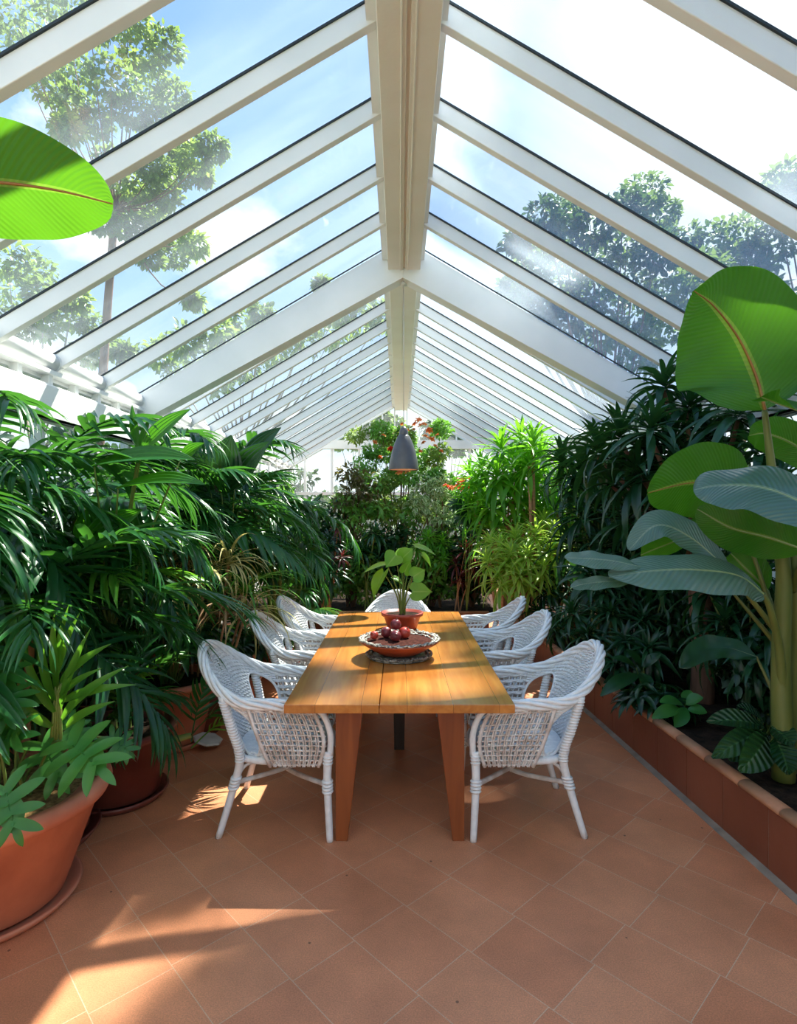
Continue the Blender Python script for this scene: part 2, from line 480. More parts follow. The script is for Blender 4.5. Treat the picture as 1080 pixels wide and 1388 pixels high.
M['bark_pale'] = simple('pale_bark', (.22, .17, .13), (.42, .34, .27), rough=.85, scale=6, bump=.5)
M['rib_orange'] = simple('orange_midrib', (.26, .10, .03), (.34, .17, .04), rough=.5)
M['rib_pale'] = simple('pale_midrib', (.22, .30, .10), (.30, .38, .15), rough=.45)
M['petal_orange'] = leafmat('orange_petal', (.75, .16, .05), (.85, .34, .08), (.9, .3, .1), .4, .5)
M['petal_red'] = leafmat('red_petal', (.55, .02, .015), (.70, .06, .03), (.8, .1, .05), .4, .5)

M['palm'] = leafmat('palm_leaf', (.007, .060, .018), (.030, .145, .034), (.13, .42, .03), .33, .28)
M['palm_light'] = leafmat('light_palm_leaf', (.05, .20, .02), (.11, .32, .035), (.28, .65, .03), .42, .36)
M['pleat'] = leafmat('pleated_leaf', (.020, .13, .010), (.045, .21, .015), (.16, .52, .02), .42, .36, veins=.8, vfreq=0.001)
M['banana'] = leafmat('banana_leaf', (.018, .105, .012), (.040, .17, .018), (.20, .55, .01), .46, .30, rib=(.22, .28, .06), veins=.25, vfreq=34, scale=3)
M['banana_sheen'] = leafmat('sheen_banana_leaf', (.065, .140, .105), (.10, .19, .145), (.14, .45, .04), .22, .25, rib=(.17, .26, .17), veins=.28, vfreq=26, scale=3, spec=.8)  # sky sheen of the upper sides put into a grey-blue base colour
M['xanadu'] = leafmat('lobed_leaf', (.035, .19, .035), (.085, .30, .055), (.25, .58, .05), .34, .32, scale=4)
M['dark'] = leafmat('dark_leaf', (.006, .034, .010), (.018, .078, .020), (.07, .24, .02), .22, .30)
M['rhapis'] = leafmat('dark_strap_leaf', (.008, .046, .018), (.026, .098, .036), (.10, .30, .03), .24, .27)
M['cordy'] = leafmat('green_strap_leaf', (.05, .24, .015), (.12, .38, .025), (.38, .85, .03), .5, .36)
M['lime'] = leafmat('lime_strap_leaf', (.16, .36, .03), (.32, .55, .05), (.6, .9, .08), .45, .40, edge=(.45, .52, .10))
M['redcord'] = leafmat('maroon_strap_leaf', (.055, .010, .012), (.16, .025, .025), (.45, .06, .04), .35, .35)
M['variegated'] = leafmat('variegated_leaf', (.14, .28, .07), (.36, .50, .18), (.6, .8, .3), .45, .4, edge=(.80, .84, .60))
M['shrub'] = leafmat('shrub_leaf', (.05, .20, .03), (.18, .42, .07), (.40, .75, .08), .45, .36)
M['shrub_brown'] = leafmat('brownish_leaf', (.05, .055, .02), (.13, .10, .035), (.4, .35, .08), .35, .5)
M['yellow'] = leafmat('yellowing_blade', (.40, .36, .10), (.62, .54, .22), (.75, .68, .22), .38, .5)
M['straw'] = leafmat('dry_blade', (.30, .15, .07), (.45, .27, .13), (.6, .4, .2), .3, .6)
M['tablefoil'] = leafmat('heart_leaf', (.07, .28, .020), (.16, .42, .035), (.42, .85, .05), .5, .32, rib=(.22, .42, .08))
M['tree'] = leafmat('tree_leaf', (.045, .12, .030), (.12, .22, .05), (.40, .55, .10), .42, .45)
M['tree_light'] = leafmat('light_tree_leaf', (.09, .19, .03), (.20, .32, .06), (.5, .65, .12), .45, .45)
M['tree_dark'] = leafmat('dark_tree_leaf', (.02, .06, .02), (.05, .11, .035), (.2, .35, .08), .3, .45)

# ------------------------------------------------------------------ SETTING: floor and ground
XC = .04                      # ridge line
ZR = 4.53                     # apex of the glass
SL = .59                      # roof slope
XE = 2.73                     # eave distance
Y0, Y1 = -2.7, 14.0
PITCH = .703


def zg(dx):
    return ZR - SL * abs(dx)


b = B().box((0, (Y0 + Y1) / 2, -.05), (5.7, Y1 - Y0 + .2, .1))
tag(b.build('floor', M['floor'], smooth=False), kind='structure')
b = B().box((0, 20, -.19), (160, 160, .1))
tag(b.build('ground', M['grass'], smooth=False), kind='structure')

# ------------------------------------------------------------------ SETTING: the glazed roof
roof = tag(thing('ceiling', None, None), kind='structure')
rafters = []
for k in range(-8, 16):
    y = 3.03 + PITCH * k
    truss = k in (-3, 4)
    if truss: y += .04
    if k > 4: y += .05
    rafters.append((y, truss))
for y, truss in rafters:
    d, w = (.30, .17) if truss else (.135, .055)
    for s in (-1, 1):
        if truss:
            poly = [(XC, zg(0) - .02), (XC + s * XE, zg(XE) - .02), (XC + s * XE, zg(XE) - d), (XC, zg(0) - d - .11)]
        else:
            poly = [(XC + s * .16, zg(.16) - .006), (XC + s * XE, zg(XE) - .006), (XC + s * XE, zg(XE) - d), (XC + s * .16, zg(.16) - d)]
        B().prism(poly, y, y + w).build('truss_rafter' if truss else 'rafter', M['paint'], roof, smooth=False, bevel=.004)
        g = [(XC + s * .2, zg(.2) + .002), (XC + s * XE, zg(XE) + .002), (XC + s * XE, zg(XE) - .012), (XC + s * .2, zg(.2) - .012)]
        B().prism(g, y - .010, y).build('glazing_gasket', M['gasket'], roof, smooth=False)
ys = [Y0] + [y for y, t in rafters] + [Y1]
for i in range(len(ys) - 1):
    a, c = ys[i] + .01, ys[i + 1] + .01
    for s in (-1, 1):
        g = [(XC + s * .2, zg(.2) + .012), (XC + s * (XE + .02), zg(XE + .02) + .012), (XC + s * (XE + .02), zg(XE + .02) + .004), (XC + s * .2, zg(.2) + .004)]
        B().prism(g, a, c)  .build('roof_pane', M['roofglass' if s < 0 else 'roofglass_dust_haze'], roof, smooth=False)
# ridge box, its side boards and the groove down its middle
yt = 5.92
b = B()
b.box((.05 - .0875, (Y0 + yt) / 2, 4.33), (.155, yt - Y0, .26)); b.box((.05 + .0875, (Y0 + yt) / 2, 4.33), (.155, yt - Y0, .26))
b.box((.05, (Y0 + yt) / 2, 4.35), (.04, yt - Y0, .26)); b.box((.012, (Y0 + yt) / 2, 4.196), (.012, yt - Y0, .012))
b.box((.088, (Y0 + yt) / 2, 4.196), (.012, yt - Y0, .012))
b.build('ridge_beam', M['cream'], roof, smooth=False, bevel=.005)
b = B()
b.box((.045 - .078, (yt + Y1) / 2, 4.35), (.150, Y1 - yt, .26)); b.box((.045 + .078, (yt + Y1) / 2, 4.35), (.150, Y1 - yt, .26))
b.box((.045, (yt + Y1) / 2, 4.37), (.02, Y1 - yt, .25))
b.build('ridge_beam', M['cream'], roof, smooth=False, bevel=.005)
B().tube([(.045, yt, 4.235), (.045, Y1 - .1, 4.235)], .008, 6).build('ridge_cable', M['paint'], roof)
b = B()
for s in (-1, 1):
    b.prism([(XC + s * .14, 4.50), (XC + s * .215, 4.43), (XC + s * .215, 4.30), (XC + s * .14, 4.30)], Y0, Y1)
b.build('ridge_side_board', M['paint'], roof, smooth=False)
# eaves
for s in (-1, 1):
    side = 'left' if s < 0 else 'right'
    xe = XC + s * XE
    for i in range(len(ys) - 1):
        a, c = ys[i] + .02, ys[i + 1] - .0
        n = 12
        an = np.linspace(-PI * .15, PI * 1.15, n)
        B().tube([(xe - s * .015, a, 2.862), (xe - s * .015, c, 2.862)], .068, 16).build('eave_roll', M['paint'], roof)
        B().tube([(xe - s * .015, a - .03, 2.862), (xe - s * .015, a + .012, 2.862)], .075, 16).build('eave_collar', M['paint'], roof)
    b = B()
    b.box((xe - s * .01, (Y0 + Y1) / 2, 2.765), (.16, Y1 - Y0, .035))
    b.box((xe + s * .04, (Y0 + Y1) / 2, 2.735), (.10, Y1 - Y0, .03))
    yy = Y0
    while yy < Y1:
        b.box((xe - s * .03, yy, 2.69), (.07, .05, .12)); yy += .352
    b.box((xe - s * .02, (Y0 + Y1) / 2, 2.655), (.15, Y1 - Y0, .025))
    b.box((xe - s * .10, (Y0 + Y1) / 2, 2.52), (.04, Y1 - Y0, .26))
    b.box((xe - s * .06, (Y0 + Y1) / 2, 2.405), (.12, Y1 - Y0, .03))
    o = b.build('trim_1' if s < 0 else 'trim_2', M['paint'], smooth=False, bevel=.004); tag(o, kind='structure')
    # side wall: rendered base, posts and rails, glazing
    b = B().box((xe + s * .05, (Y0 + Y1) / 2, .45), (.12, Y1 - Y0, .9))
    wl = tag(b.build('wall_' + side, M['render'], smooth=False), kind='structure')
    b = B()
    b.box((xe + s * .05, (Y0 + Y1) / 2, .93), (.16, Y1 - Y0, .06)); b.box((xe + s * .05, (Y0 + Y1) / 2, 1.75), (.05, Y1 - Y0, .05))
    yy = Y0 + .03
    while yy < Y1:
        b.box((xe + s * .05, yy, 1.68), (.08, .06, 1.5)); yy += PITCH
    b.build('window_frame', M['paint'], wl, smooth=False)
    yy = Y0 + .03; q = 1 if s < 0 else 30
    while yy + PITCH < Y1 + .1:
        o = B().box((xe + s * .05, yy + PITCH / 2, 1.68), (.008, PITCH - .05, 1.46)).build('window_%d' % q, M['wallglass'], smooth=False)
        tag(o, kind='structure'); q += 1; yy += PITCH
# gable ends
for (yw, nm) in ((Y1, 'far'), (Y0, 'near')):
    b = B()
    b.box((XC, yw, .4), (2 * XE, .14, .8))
    wl = tag(b.build('wall_' + nm, M['render'], smooth=False), kind='structure')
    b = B()
    b.box((XC, yw - .04, 3.385), (2 * 1.93, .12, .21)); b.box((XC, yw, 2.2), (2 * XE, .08, .07)); b.box((XC, yw, .83), (2 * XE, .16, .06))
    for s in (-1, 1):
        b.prism([(XC, zg(0) - .0), (XC + s * XE, zg(XE)), (XC + s * XE, zg(XE) - .12), (XC, zg(0) - .14)], yw - .05, yw + .05)
        b.box((XC + s * (XE - .04), yw, 1.8), (.10, .10, 2.1))
        for k in range(7):
            dx = .15 + .30 * k
            if zg(dx) - .1 > 3.5:
                b.box((XC + s * dx, yw, (3.45 + zg(dx)) / 2), (.035, .05, zg(dx) - 3.45 - .02))
        for k in range(4):
            dx = .35 + .66 * k
            b.box((XC + s * dx, yw, 2.05), (.06, .06, 2.45))
    b.build('gable_frame', M['paint'], wl, smooth=False)
    g = B()
    g.box((XC, yw + .01, 2.05), (2 * XE - .1, .008, 2.5))
    for s in (-1, 1):
        g.add([(XC, yw + .01, 3.45), (XC + s * 1.8, yw + .01, 3.45), (XC + s * .9, yw + .01, zg(.9)), (XC, yw + .01, zg(0))], [[0, 1, 2, 3]])
        g.add([(XC, yw + .018, 3.45), (XC + s * 1.8, yw + .018, 3.45), (XC + s * .9, yw + .018, zg(.9)), (XC, yw + .018, zg(0))], [[0, 1, 2, 3]])
    tag(g.build('window_60' if nm == 'far' else 'window_61', M['wallglass'], smooth=False), kind='structure')

# ------------------------------------------------------------------ planters
# raised bed along the right: slightly out of line with the house
def wx(y):
    return 1.905 - .0565 * y


pl = thing('raised_planter', 'long low terracotta-tiled raised planter wall running along the right side of the floor', 'planter')
ya, yb = .3, 7.95
HW = .345
ang = math.atan(-.0565)
def along(x_off, y, z):
    return np.array([wx(y) + x_off, y, z])
nt = 22
for i in range(nt):
    a = ya + (yb - ya) * i / nt; c = ya + (yb - ya) * (i + 1) / nt - .006
    v = [along(0, a, 0), along(.06, a, 0), along(.06, a, HW - .04), along(0, a, HW - .04), along(0, c, 0), along(.06, c, 0), along(.06, c, HW - .04), along(0, c, HW - .04)]
    B().add(v, [[0, 1, 2, 3], [7, 6, 5, 4], [0, 4, 5, 1], [1, 5, 6, 2], [2, 6, 7, 3], [3, 7, 4, 0]]).build('tile', M['planter'], pl, smooth=False)
b = B().add([along(.003, ya, 0), along(.055, ya, 0), along(.055, ya, HW - .05), along(.003, ya, HW - .05), along(.003, yb, 0), along(.055, yb, 0), along(.055, yb, HW - .05), along(.003, yb, HW - .05)],
            [[0, 1, 2, 3], [7, 6, 5, 4], [0, 4, 5, 1], [1, 5, 6, 2], [2, 6, 7, 3], [3, 7, 4, 0]])
b.build('grout_core', M['grout'], pl, smooth=False)
ncp = 26
for i in range(ncp):
    a = ya + (yb - ya) * i / ncp; c = ya + (yb - ya) * (i + 1) / ncp - .008
    B().tube([along(.03, a, HW - .022), along(.03, c, HW - .022)], .042, 12, flat=.6).build('coping_tile', M['coping'], pl)
b = B()
gy = np.linspace(ya, yb, 60); gx = np.linspace(0, 1, 12)
Pg = np.array([[[wx(y) + .05 + (XE + .02 - wx(y) - .05) * t, y, .285 + .02 * math.sin(9 * y + 5 * t) + .03 * rng.random()] for t in gx] for y in gy])
b.grid(Pg).build('soil', M['soil'], pl)
b = B().add([along(-.035, ya, .0), along(.0, ya, .0), along(.0, ya, .016), along(-.035, ya, .004), along(-.035, yb, .0), along(.0, yb, .0), along(.0, yb, .016), along(-.035, yb, .004)],
            [[0, 1, 2, 3], [7, 6, 5, 4], [0, 4, 5, 1], [1, 5, 6, 2], [2, 6, 7, 3], [3, 7, 4, 0]])
tag(b.build('baseboard_right', M['grout'], smooth=False), kind='structure')
# bed across the far end
pb = thing('raised_planter', 'low dark terracotta planter wall across the far end behind the table', 'planter', (0, 8.05, 0))
for i in range(9):
    B().box((-1.55 + .33 * i, 0, .155), (.322, .06, .31)).build('tile', M['planter'], pb, smooth=False, bevel=.004)
B().tube([(-1.72, 0, .325), (1.25, 0, .325)], .038, 10, flat=.6).build('coping_tile', M['coping'], pb)
b = B(); Pg = np.array([[[x, y, .28 + .03 * rng.random()] for x in np.linspace(-2.6, 1.42, 30)] for y in np.linspace(.03, 3.4, 24)])
b.grid(Pg).build('soil', M['soil'], pb)
# EOF part 1

# ------------------------------------------------------------------ TABLE
def smoothpath(pts, n=24):
    """Catmull-Rom through the points"""
    p = np.asarray(pts, float)
    q = np.concatenate([[2 * p[0] - p[1]], p, [2 * p[-1] - p[-2]]])
    t = np.linspace(0, len(p) - 1, n); k = np.minimum(t.astype(int), len(p) - 2); u = (t - k)[:, None]
    a, b_, c, d = q[k], q[k + 1], q[k + 2], q[k + 3]
    return .5 * ((2 * b_) + (c - a) * u + (2 * a - 5 * b_ + 4 * c - d) * u ** 2 + (3 * b_ - a - 3 * c + d) * u ** 3)


TY0, TY1 = 2.87, 5.61
table = thing('dining_table', 'long orange-brown wooden dining table with tapered legs in the middle of the floor', 'table', (0, 4.24, 0))
def plank_top():
    # the top is boards glued side by side with a fine open joint left of the middle
    b = B()
    b.box((-.3385, 0, .7275), (.475, TY1 - TY0, .045)); b.box((.24, 0, .7275), (.676, TY1 - TY0, .045))
    return b
plank_top().build('tabletop', M['tabletop'], table, smooth=False, bevel=.004)
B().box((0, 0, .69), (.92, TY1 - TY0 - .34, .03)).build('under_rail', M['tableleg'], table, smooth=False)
def leg_mesh(sx, sy):
    b = B()
    xo = .335 * sx + .004
    ya_ = sy * ((TY1 - TY0) / 2 - .12)
    ti, bi = .145, .062
    v = []
    for z, w in ((.705, ti), (0, bi)):
        for (dx, dy) in ((0, 0), (-sx * w, 0), (-sx * w, -sy * w * .9), (0, -sy * w * .9)):
            v.append((xo + dx, ya_ + dy, z))
    return b.add(v, [[0, 1, 2, 3], [7, 6, 5, 4], [0, 4, 5, 1], [1, 5, 6, 2], [2, 6, 7, 3], [3, 7, 4, 0]])
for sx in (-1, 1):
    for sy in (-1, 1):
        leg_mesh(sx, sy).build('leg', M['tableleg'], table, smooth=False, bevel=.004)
b = B()
b.add([(-.048, -.10, .70), (.048, -.10, .70), (.048, -.01, .70), (-.048, -.01, .70), (-.036, -.09, 0), (.036, -.09, 0), (.036, -.02, 0), (-.036, -.02, 0)],
      [[0, 1, 2, 3], [7, 6, 5, 4], [0, 4, 5, 1], [1, 5, 6, 2], [2, 6, 7, 3], [3, 7, 4, 0]])
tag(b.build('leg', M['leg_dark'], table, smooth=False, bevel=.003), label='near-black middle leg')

# ------------------------------------------------------------------ WICKER CHAIR (local: sitter looks along +x)
TH = math.radians(128)
def rim_pt(th):
    c, s_ = math.cos(th), math.sin(th)
    if abs(th) <= PI / 2:
        return np.array([-.09 - .345 * c, .335 * s_, .725 + .225 * c * c])
    t = (abs(th) - PI / 2) / (TH - PI / 2)
    return np.array([-.09 + .30 * t, math.copysign(.335 - .045 * t * t, th), .725 - .035 * t * t])
def bot_pt(th):
    c, s_ = math.cos(th), math.sin(th)
    if abs(th) <= PI / 2:
        return np.array([-.02 - .20 * c, .25 * s_, .40])
    t = (abs(th) - PI / 2) / (TH - PI / 2)
    return np.array([-.02 + .29 * t, math.copysign(.25 + .015 * t, th), .40])
def shell(th, v, off=0.0):
    a, b_ = bot_pt(th), rim_pt(th)
    p = a * (1 - v) + b_ * v
    # dished: tight at the seat, flaring towards the rim
    f = .10 * v * (1 - v) * max(math.cos(th), 0) ** 1
    p = p + np.array([f * .9, 0, -f * .3])
    o = np.array([p[0] + .02, p[1], 0]); o /= max(np.linalg.norm(o), 1e-6)
    return p + o * off
def in_hole(th, v):
    for s in (-1, 1):
        if abs((th - s * math.radians(66)) / math.radians(20)) ** 2.6 + abs((v - .44) / .40) ** 2.6 < 1:
            return True
    return False
def runs(flags):
    out, cur = [], []
    for i, f in enumerate(flags):
        if f: cur.append(i)
        elif cur:
            out.append(cur); cur = []
    if cur: out.append(cur)
    return [r for r in out if len(r) > 2]

def make_chair(name, label):
    t = thing(name, label, 'chair', group='white wicker chairs round the table')
    # woven back and arms
    b = B()
    ns = 58
    ths = np.linspace(-TH, TH, ns)
    vs = np.linspace(0, 1, 22)
    for i, th in enumerate(ths):
        pts = [shell(th, v, .003 * (1 if (k + i) % 2 else -1)) for k, v in enumerate(vs)]
        for r in runs([not in_hole(th, v) for v in vs]):
            b.tube([pts[k] for k in r], .0038, 4, cap=False)
    rows = 46
    tf = np.linspace(-TH, TH, ns * 2 - 1)
    for j in range(rows):
        v = .015 + .97 * j / (rows - 1)
        keep = []
        for k, th in enumerate(tf):
            dense = abs(th) < math.radians(86)
            ok = not in_hole(th, v)
            if not dense: ok = ok and (j % 5 in (0, 1) or v < .06)
            keep.append(ok)
        pts = [shell(th, v, .0065 * math.cos(PI * (k / 2.0 + j))) for k, th in enumerate(tf)]
        for r in runs(keep):
            b.tube([pts[k] for k in r], .0068, 4, cap=False, flat=1.0)
    for s in (-1, 1):          # bound rim round each oval opening
        ring = []
        for a in np.linspace(0, 2 * PI, 28, endpoint=False):
            ca, sa = math.cos(a), math.sin(a)
            ring.append(shell(s * math.radians(66) + math.radians(20) * math.copysign(abs(ca) ** (2 / 2.6), ca), .44 + .40 * math.copysign(abs(sa) ** (2 / 2.6), sa)))
        b.tube(ring, .0085, 6, closed=True)
    b.build('woven_back', M['wicker'], t)
    # lattice side panels under the arms, with their own outward bow
    for s in (-1, 1):
        b = B()
        us = np.linspace(0, 1, 11); zs = np.linspace(0, 1, 14)
        def sp(u, z):
            top = rim_pt(s * (math.radians(86) + (TH - math.radians(86)) * u)); bo = np.array([.0 + .25 * u, s * .285, .375])
            p = bo * (1 - z) + top * z; p[1] += s * (.02 * math.sin(PI * z) - .004); p[0] += .05 * u * math.sin(PI * min(z * 1.0, 1)); return p
        for i, u in enumerate(us):
            for du in (-.018, .018):
                b.tube([sp(u + du, z) + np.array([0, s * .003 * (1 if (k + i) % 2 else -1), 0]) for k, z in enumerate(zs)], .0052, 4, cap=False)
        for j, z in enumerate(np.linspace(.03, .95, 12)):
            if j in (9,): continue
            uu = np.linspace(-.04, 1.04, 23)
            b.tube([sp(u, z) + np.array([0, s * .004 * (1 if (k // 1 + j) % 2 else -1), 0]) for k, u in enumerate(uu)], .0052, 4, cap=False)
        for u in (0, 1):
            b.tube([sp(u, z) for z in zs], .011, 6)
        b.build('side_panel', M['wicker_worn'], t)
    # plaited rim
    b = B()
    tt = np.linspace(-TH, TH, 130)
    base = np.array([rim_pt(a) for a in tt])
    for q in range(5):
        ph = q * 2 * PI / 5
        tw = tt * 4.5 + ph
        rad = np.array([p[:2] - np.array([-.0, 0]) for p in base]); rad /= np.linalg.norm(rad, axis=1, keepdims=True)
        off = np.stack([rad[:, 0] * .017 * np.cos(tw), rad[:, 1] * .017 * np.cos(tw), .022 * np.sin(tw) - .004], 1)
        b.tube(base + off, .0115, 6)
    b.tube(base + np.array([0, 0, -.004]), .016, 8)
    for s in (-1, 1):          # the arm end turns down into the front post
        e = rim_pt(s * TH)
        b.tube(smoothpath([e + np.array([-.02, 0, 0]), e + np.array([.06, 0, -.03]), [.315, s * .30, .56], [.315, s * .29, .44]], 16), .017, 8)
    b.build('rim', M['wicker'], t)
    # seat
    b = B()
    for k in range(26):
        y = -.235 + .47 * k / 25
        x1 = -.215 * math.sqrt(max(1 - (y / .262) ** 2, .05)); x2 = .27
        b.tube(smoothpath([(x1, y, .425), (0, y, .412), (x2, y, .425)], 9), .0095, 5)
    b.build('seat', M['wicker'], t)
    b = B()
    an = np.linspace(0, 2 * PI, 40, endpoint=False)
    b.tube([(.03 + .26 * np.sign(math.cos(a)) * abs(math.cos(a)) ** .7, .265 * np.sign(math.sin(a)) * abs(math.sin(a)) ** .7, .398) for a in an], .020, 8, closed=True)
    b.build('seat_frame', M['wicker'], t)
    # legs
    for s in (-1, 1):
        for front in (True, False):
            path = [(.315, s * .31, 0), (.300, s * .295, .30), (.305, s * .29, .46)] if front else [(-.275, s * .275, 0), (-.20, s * .255, .26), (-.165, s * .265, .42), (-.20, s * .295, .58), (-.245, s * .315, .755)]
            pp = smoothpath(path, 26)
            rr = np.interp(pp[:, 2], [0, .3, .42, .77], [.0175, .021, .023, .020])
            b = B().tube(pp, rr, 12)
            for zb in (.255, .272, .289, .306) + ((.40, .417, .434) if front else tuple(.40 + .0155 * q for q in range(22))):
                k = int(np.argmin(abs(pp[:, 2] - zb)))
                dz = zb - pp[k, 2]; d = pp[min(k + 1, 25)] - pp[max(k - 1, 0)]; c = pp[k] + d / d[2] * dz
                ring = [c + np.array([(.0225) * math.cos(a), (.0225) * math.sin(a), .003 * math.sin(a)]) for a in np.linspace(0, 2 * PI, 12, endpoint=False)]
                b.tube(ring, .0085 if zb < .32 else .0052, 5, closed=True)
            lg = b.build('leg', M['wicker'], t)
            c = pp[0]
            B().tube([c + np.array([0, 0, 0]), c + np.array([0, 0, .010])], .0165, 10).build('foot_cap', M['rubber'], lg)
        # curved brace from the rear leg up to the seat rail
        b = B().tube(smoothpath([(-.195, s * .253, .28), (-.15, s * .225, .355), (-.06, s * .20, .39)], 12), .0095, 6)
        b.build('brace', M['wicker'], t)
    for s in (-1, 1):
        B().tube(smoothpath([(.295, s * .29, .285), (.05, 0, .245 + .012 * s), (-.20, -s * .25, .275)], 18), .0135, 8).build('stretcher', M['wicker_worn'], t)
    return t

ch = make_chair('wicker_chair', 'white wicker tub chair nearest the camera on the left side of the table')
ch.location = (-.675, 3.30, 0)
def chair(x, y, rz, label, sz=1.0, material=None):
    c = copy_tree(ch); c.location = (x, y, 0); c.rotation_euler = (0, 0, rz); c.scale = (1, 1, sz); c['label'] = label
    return c
chair(-.66, 4.34, math.radians(3), 'white wicker tub chair in the middle of the left row, its back in bright sun')
chair(-.62, 5.08, math.radians(-4), 'farthest white wicker tub chair in the left row, beside the palm fronds')
chair(.70, 3.30, PI, 'white wicker tub chair nearest on the right side of the table beside the tiled planter')
chair(.68, 4.34, PI + math.radians(3), 'white wicker tub chair in the middle of the right row')
chair(.66, 5.12, PI - math.radians(4), 'farthest white wicker tub chair in the right row, nearest the lime-green bush')
chair(-.015, 5.86, -PI / 2, 'white wicker tub chair at the far head of the table, only its arched back showing', .90)

# ------------------------------------------------------------------ ON THE TABLE
bx, by = float(P(541, 868, 3.83)[0]), 3.83
tp = .7505
mat_ = thing('woven_mat', 'round dark mat edged with shell chips lying under the clay bowl', 'mat', (bx, by + .01, tp))
B().lathe([(0, .001), (.205, .001), (.215, .008), (.205, .016), (0, .016)], n=48).build('mat_disc', M['shell_dark'], mat_)
b = B(); pe = []
for ring, nn in ((.190, 56), (.214, 64)):
    for k in range(nn):
        a = 2 * PI * k / nn + rng.random() * .05
        b.tube([(ring * math.cos(a) - .014 * math.sin(a), ring * math.sin(a) + .014 * math.cos(a), .017 + .006 * rng.random()), (ring * math.cos(a) + .014 * math.sin(a), ring * math.sin(a) - .014 * math.cos(a), .019 + .01 * rng.random())], .009, 6, flat=.7)
tag(b.build('shell_edge', M['shell_dark'], mat_), kind='stuff')
bowl = thing('clay_bowl', 'wide reddish clay bowl with a shell-chip rim holding dark red fruit on the table', 'bowl', (bx, by, tp + .026))
B().lathe([(0, 0), (.12, 0), (.14, .006), (.265, .082), (.268, .092), (.255, .090), (.13, .018), (0, .014)], n=64).build('bowl_body', M['bowl'], bowl)
B().lathe([(0, .098), (.10, .095), (.19, .087), (.238, .080)], n=40).build('bowl_filling', M['bowl_in'], bowl)
b = B()
for ring, nn, z in ((.262, 86, .096), (.243, 78, .094), (.225, 64, .083)):
    for k in range(nn):
        a = 2 * PI * k / nn + rng.random() * .06; d = rng.uniform(-.8, .8) + PI / 2
        dx, dy = math.cos(a + d) * .013, math.sin(a + d) * .013
        zz = z + rng.uniform(0, .006)
        b.tube([(ring * math.cos(a) - dx, ring * math.sin(a) - dy, zz), (ring * math.cos(a) + dx, ring * math.sin(a) + dy, zz + rng.uniform(-.004, .006))], .0075, 6, flat=.6)
tag(b.build('shell_rim', M['shell'], bowl), label='rim crusted with pale shell chips', kind='stuff')
def fruit(px, py, Y, r, mat, label, tilt):
    p = P(px, py, Y)
    t = thing('red_fruit', label, 'fruit', tuple(p), group='dark red fruit in the clay bowl')
    t.rotation_euler = tilt
    pr = [(0.0, -r * .95)] + [(r * math.sin(a) * (1 - .10 * math.cos(a) * (1 if a < PI / 2 else .3)), -r * math.cos(a) * (1.0 if a < 2.2 else 1.03)) for a in np.linspace(.15, PI - .12, 14)] + [(r * .10, r * 1.12), (0, r * 1.16)]
    v = B().lathe(pr, n=24)
    v.V[0] *= (1 + .03 * np.sin(v.V[0][:, :1] * 90) * np.cos(v.V[0][:, 1:2] * 70))
    v.build('flesh', mat, t)
    B().tube([(0, 0, r * 1.08), (.003, 0, r * 1.28)], .003, 6).build('stalk', M['bark'], t)
fruit(536, 846.5, 3.84, .036, M['fruit_a'], 'dark plum-coloured fruit on top of the heap in the bowl', (.2, .15, 0))
fruit(523.5, 857, 3.86, .037, M['fruit_a'], 'dark purple fruit at the left of the heap in the bowl', (.5, -.9, 0))
fruit(548, 858, 3.84, .040, M['fruit_b'], 'redder fruit at the right of the heap in the bowl', (.3, .5, 0))
fruit(536, 862, 3.76, .037, M['fruit_a'], 'dark fruit at the front of the heap in the bowl', (1.1, .2, 0))
fruit(507, 861, 3.82, .028, M['fruit_b'], 'small bright red fruit lying apart at the left inside the bowl', (.9, -.5, 0))

# potted heart-leaf plant on the table
tx, ty = float(P(545, 852, 4.78)[0]), 4.78
tpl = thing('potted_plant', 'small heart-leaved green plant in a reddish clay pot on the table behind the bowl', 'potted plant', (tx, ty, tp))
B().lathe([(0, 0), (.115, 0), (.122, .01), (.155, .112), (.172, .112), (.176, .138), (.163, .140), (.158, .115), (0, .112)], n=48).build('pot', M['pot_red'], tpl)
B().lathe([(0, .120), (.158, .116)], n=32).build('soil', M['soil'], tpl)
def heart(L_, W_, fold=.18, droop=.5, n=12):
    """heart-shaped blade along +Y, surface up +Z"""
    s = np.linspace(0, 1, n); a = droop * s
    y = np.cumsum(np.cos(a)) / n * L_; z = -np.cumsum(np.sin(a)) / n * L_
    y -= y[0]; z -= z[0]
    w = W_ * np.sin(PI * np.clip(s * .93 + .07, 0, 1) ** .62) ** .85 * (1 - s ** 6)
    w[0] = W_ * .42
    cols = np.array([-1, -.5, 0, .5, 1.0])
    Pn = np.zeros((n, 5, 3)); UV = np.zeros((n, 5, 2))
    for j, c in enumerate(cols):
        Pn[:, j, 0] = c * w / 2; Pn[:, j, 1] = y - (abs(c) * L_ * .16 * (1 - s) ** 4); Pn[:, j, 2] = z + abs(c) * w * fold
        UV[:, j, 0] = s; UV[:, j, 1] = .5 + c * .5
    return Pn, UV
def leaf_at(base, tip, up, W_, parent, mat, name='leaf', fold=.18, droop=.5, shape=heart, label=None):
    base, tip, up = (np.asarray(q, float) for q in (base, tip, up))
    d = tip - base; Lh = np.linalg.norm(d); d = d / Lh
    x = np.cross(d, up); x /= np.linalg.norm(x); u = np.cross(x, d)
    Pn, UV = shape(Lh * 1.03, W_, fold, droop)
    R = np.stack([x, d, u], 1)
    return B().grid(Pn @ R.T + base, UV).build(name, mat, parent)
def rel(px, py, Y, org):
    return P(px, py, Y) - np.array(org)
o0 = (tx, ty, tp)
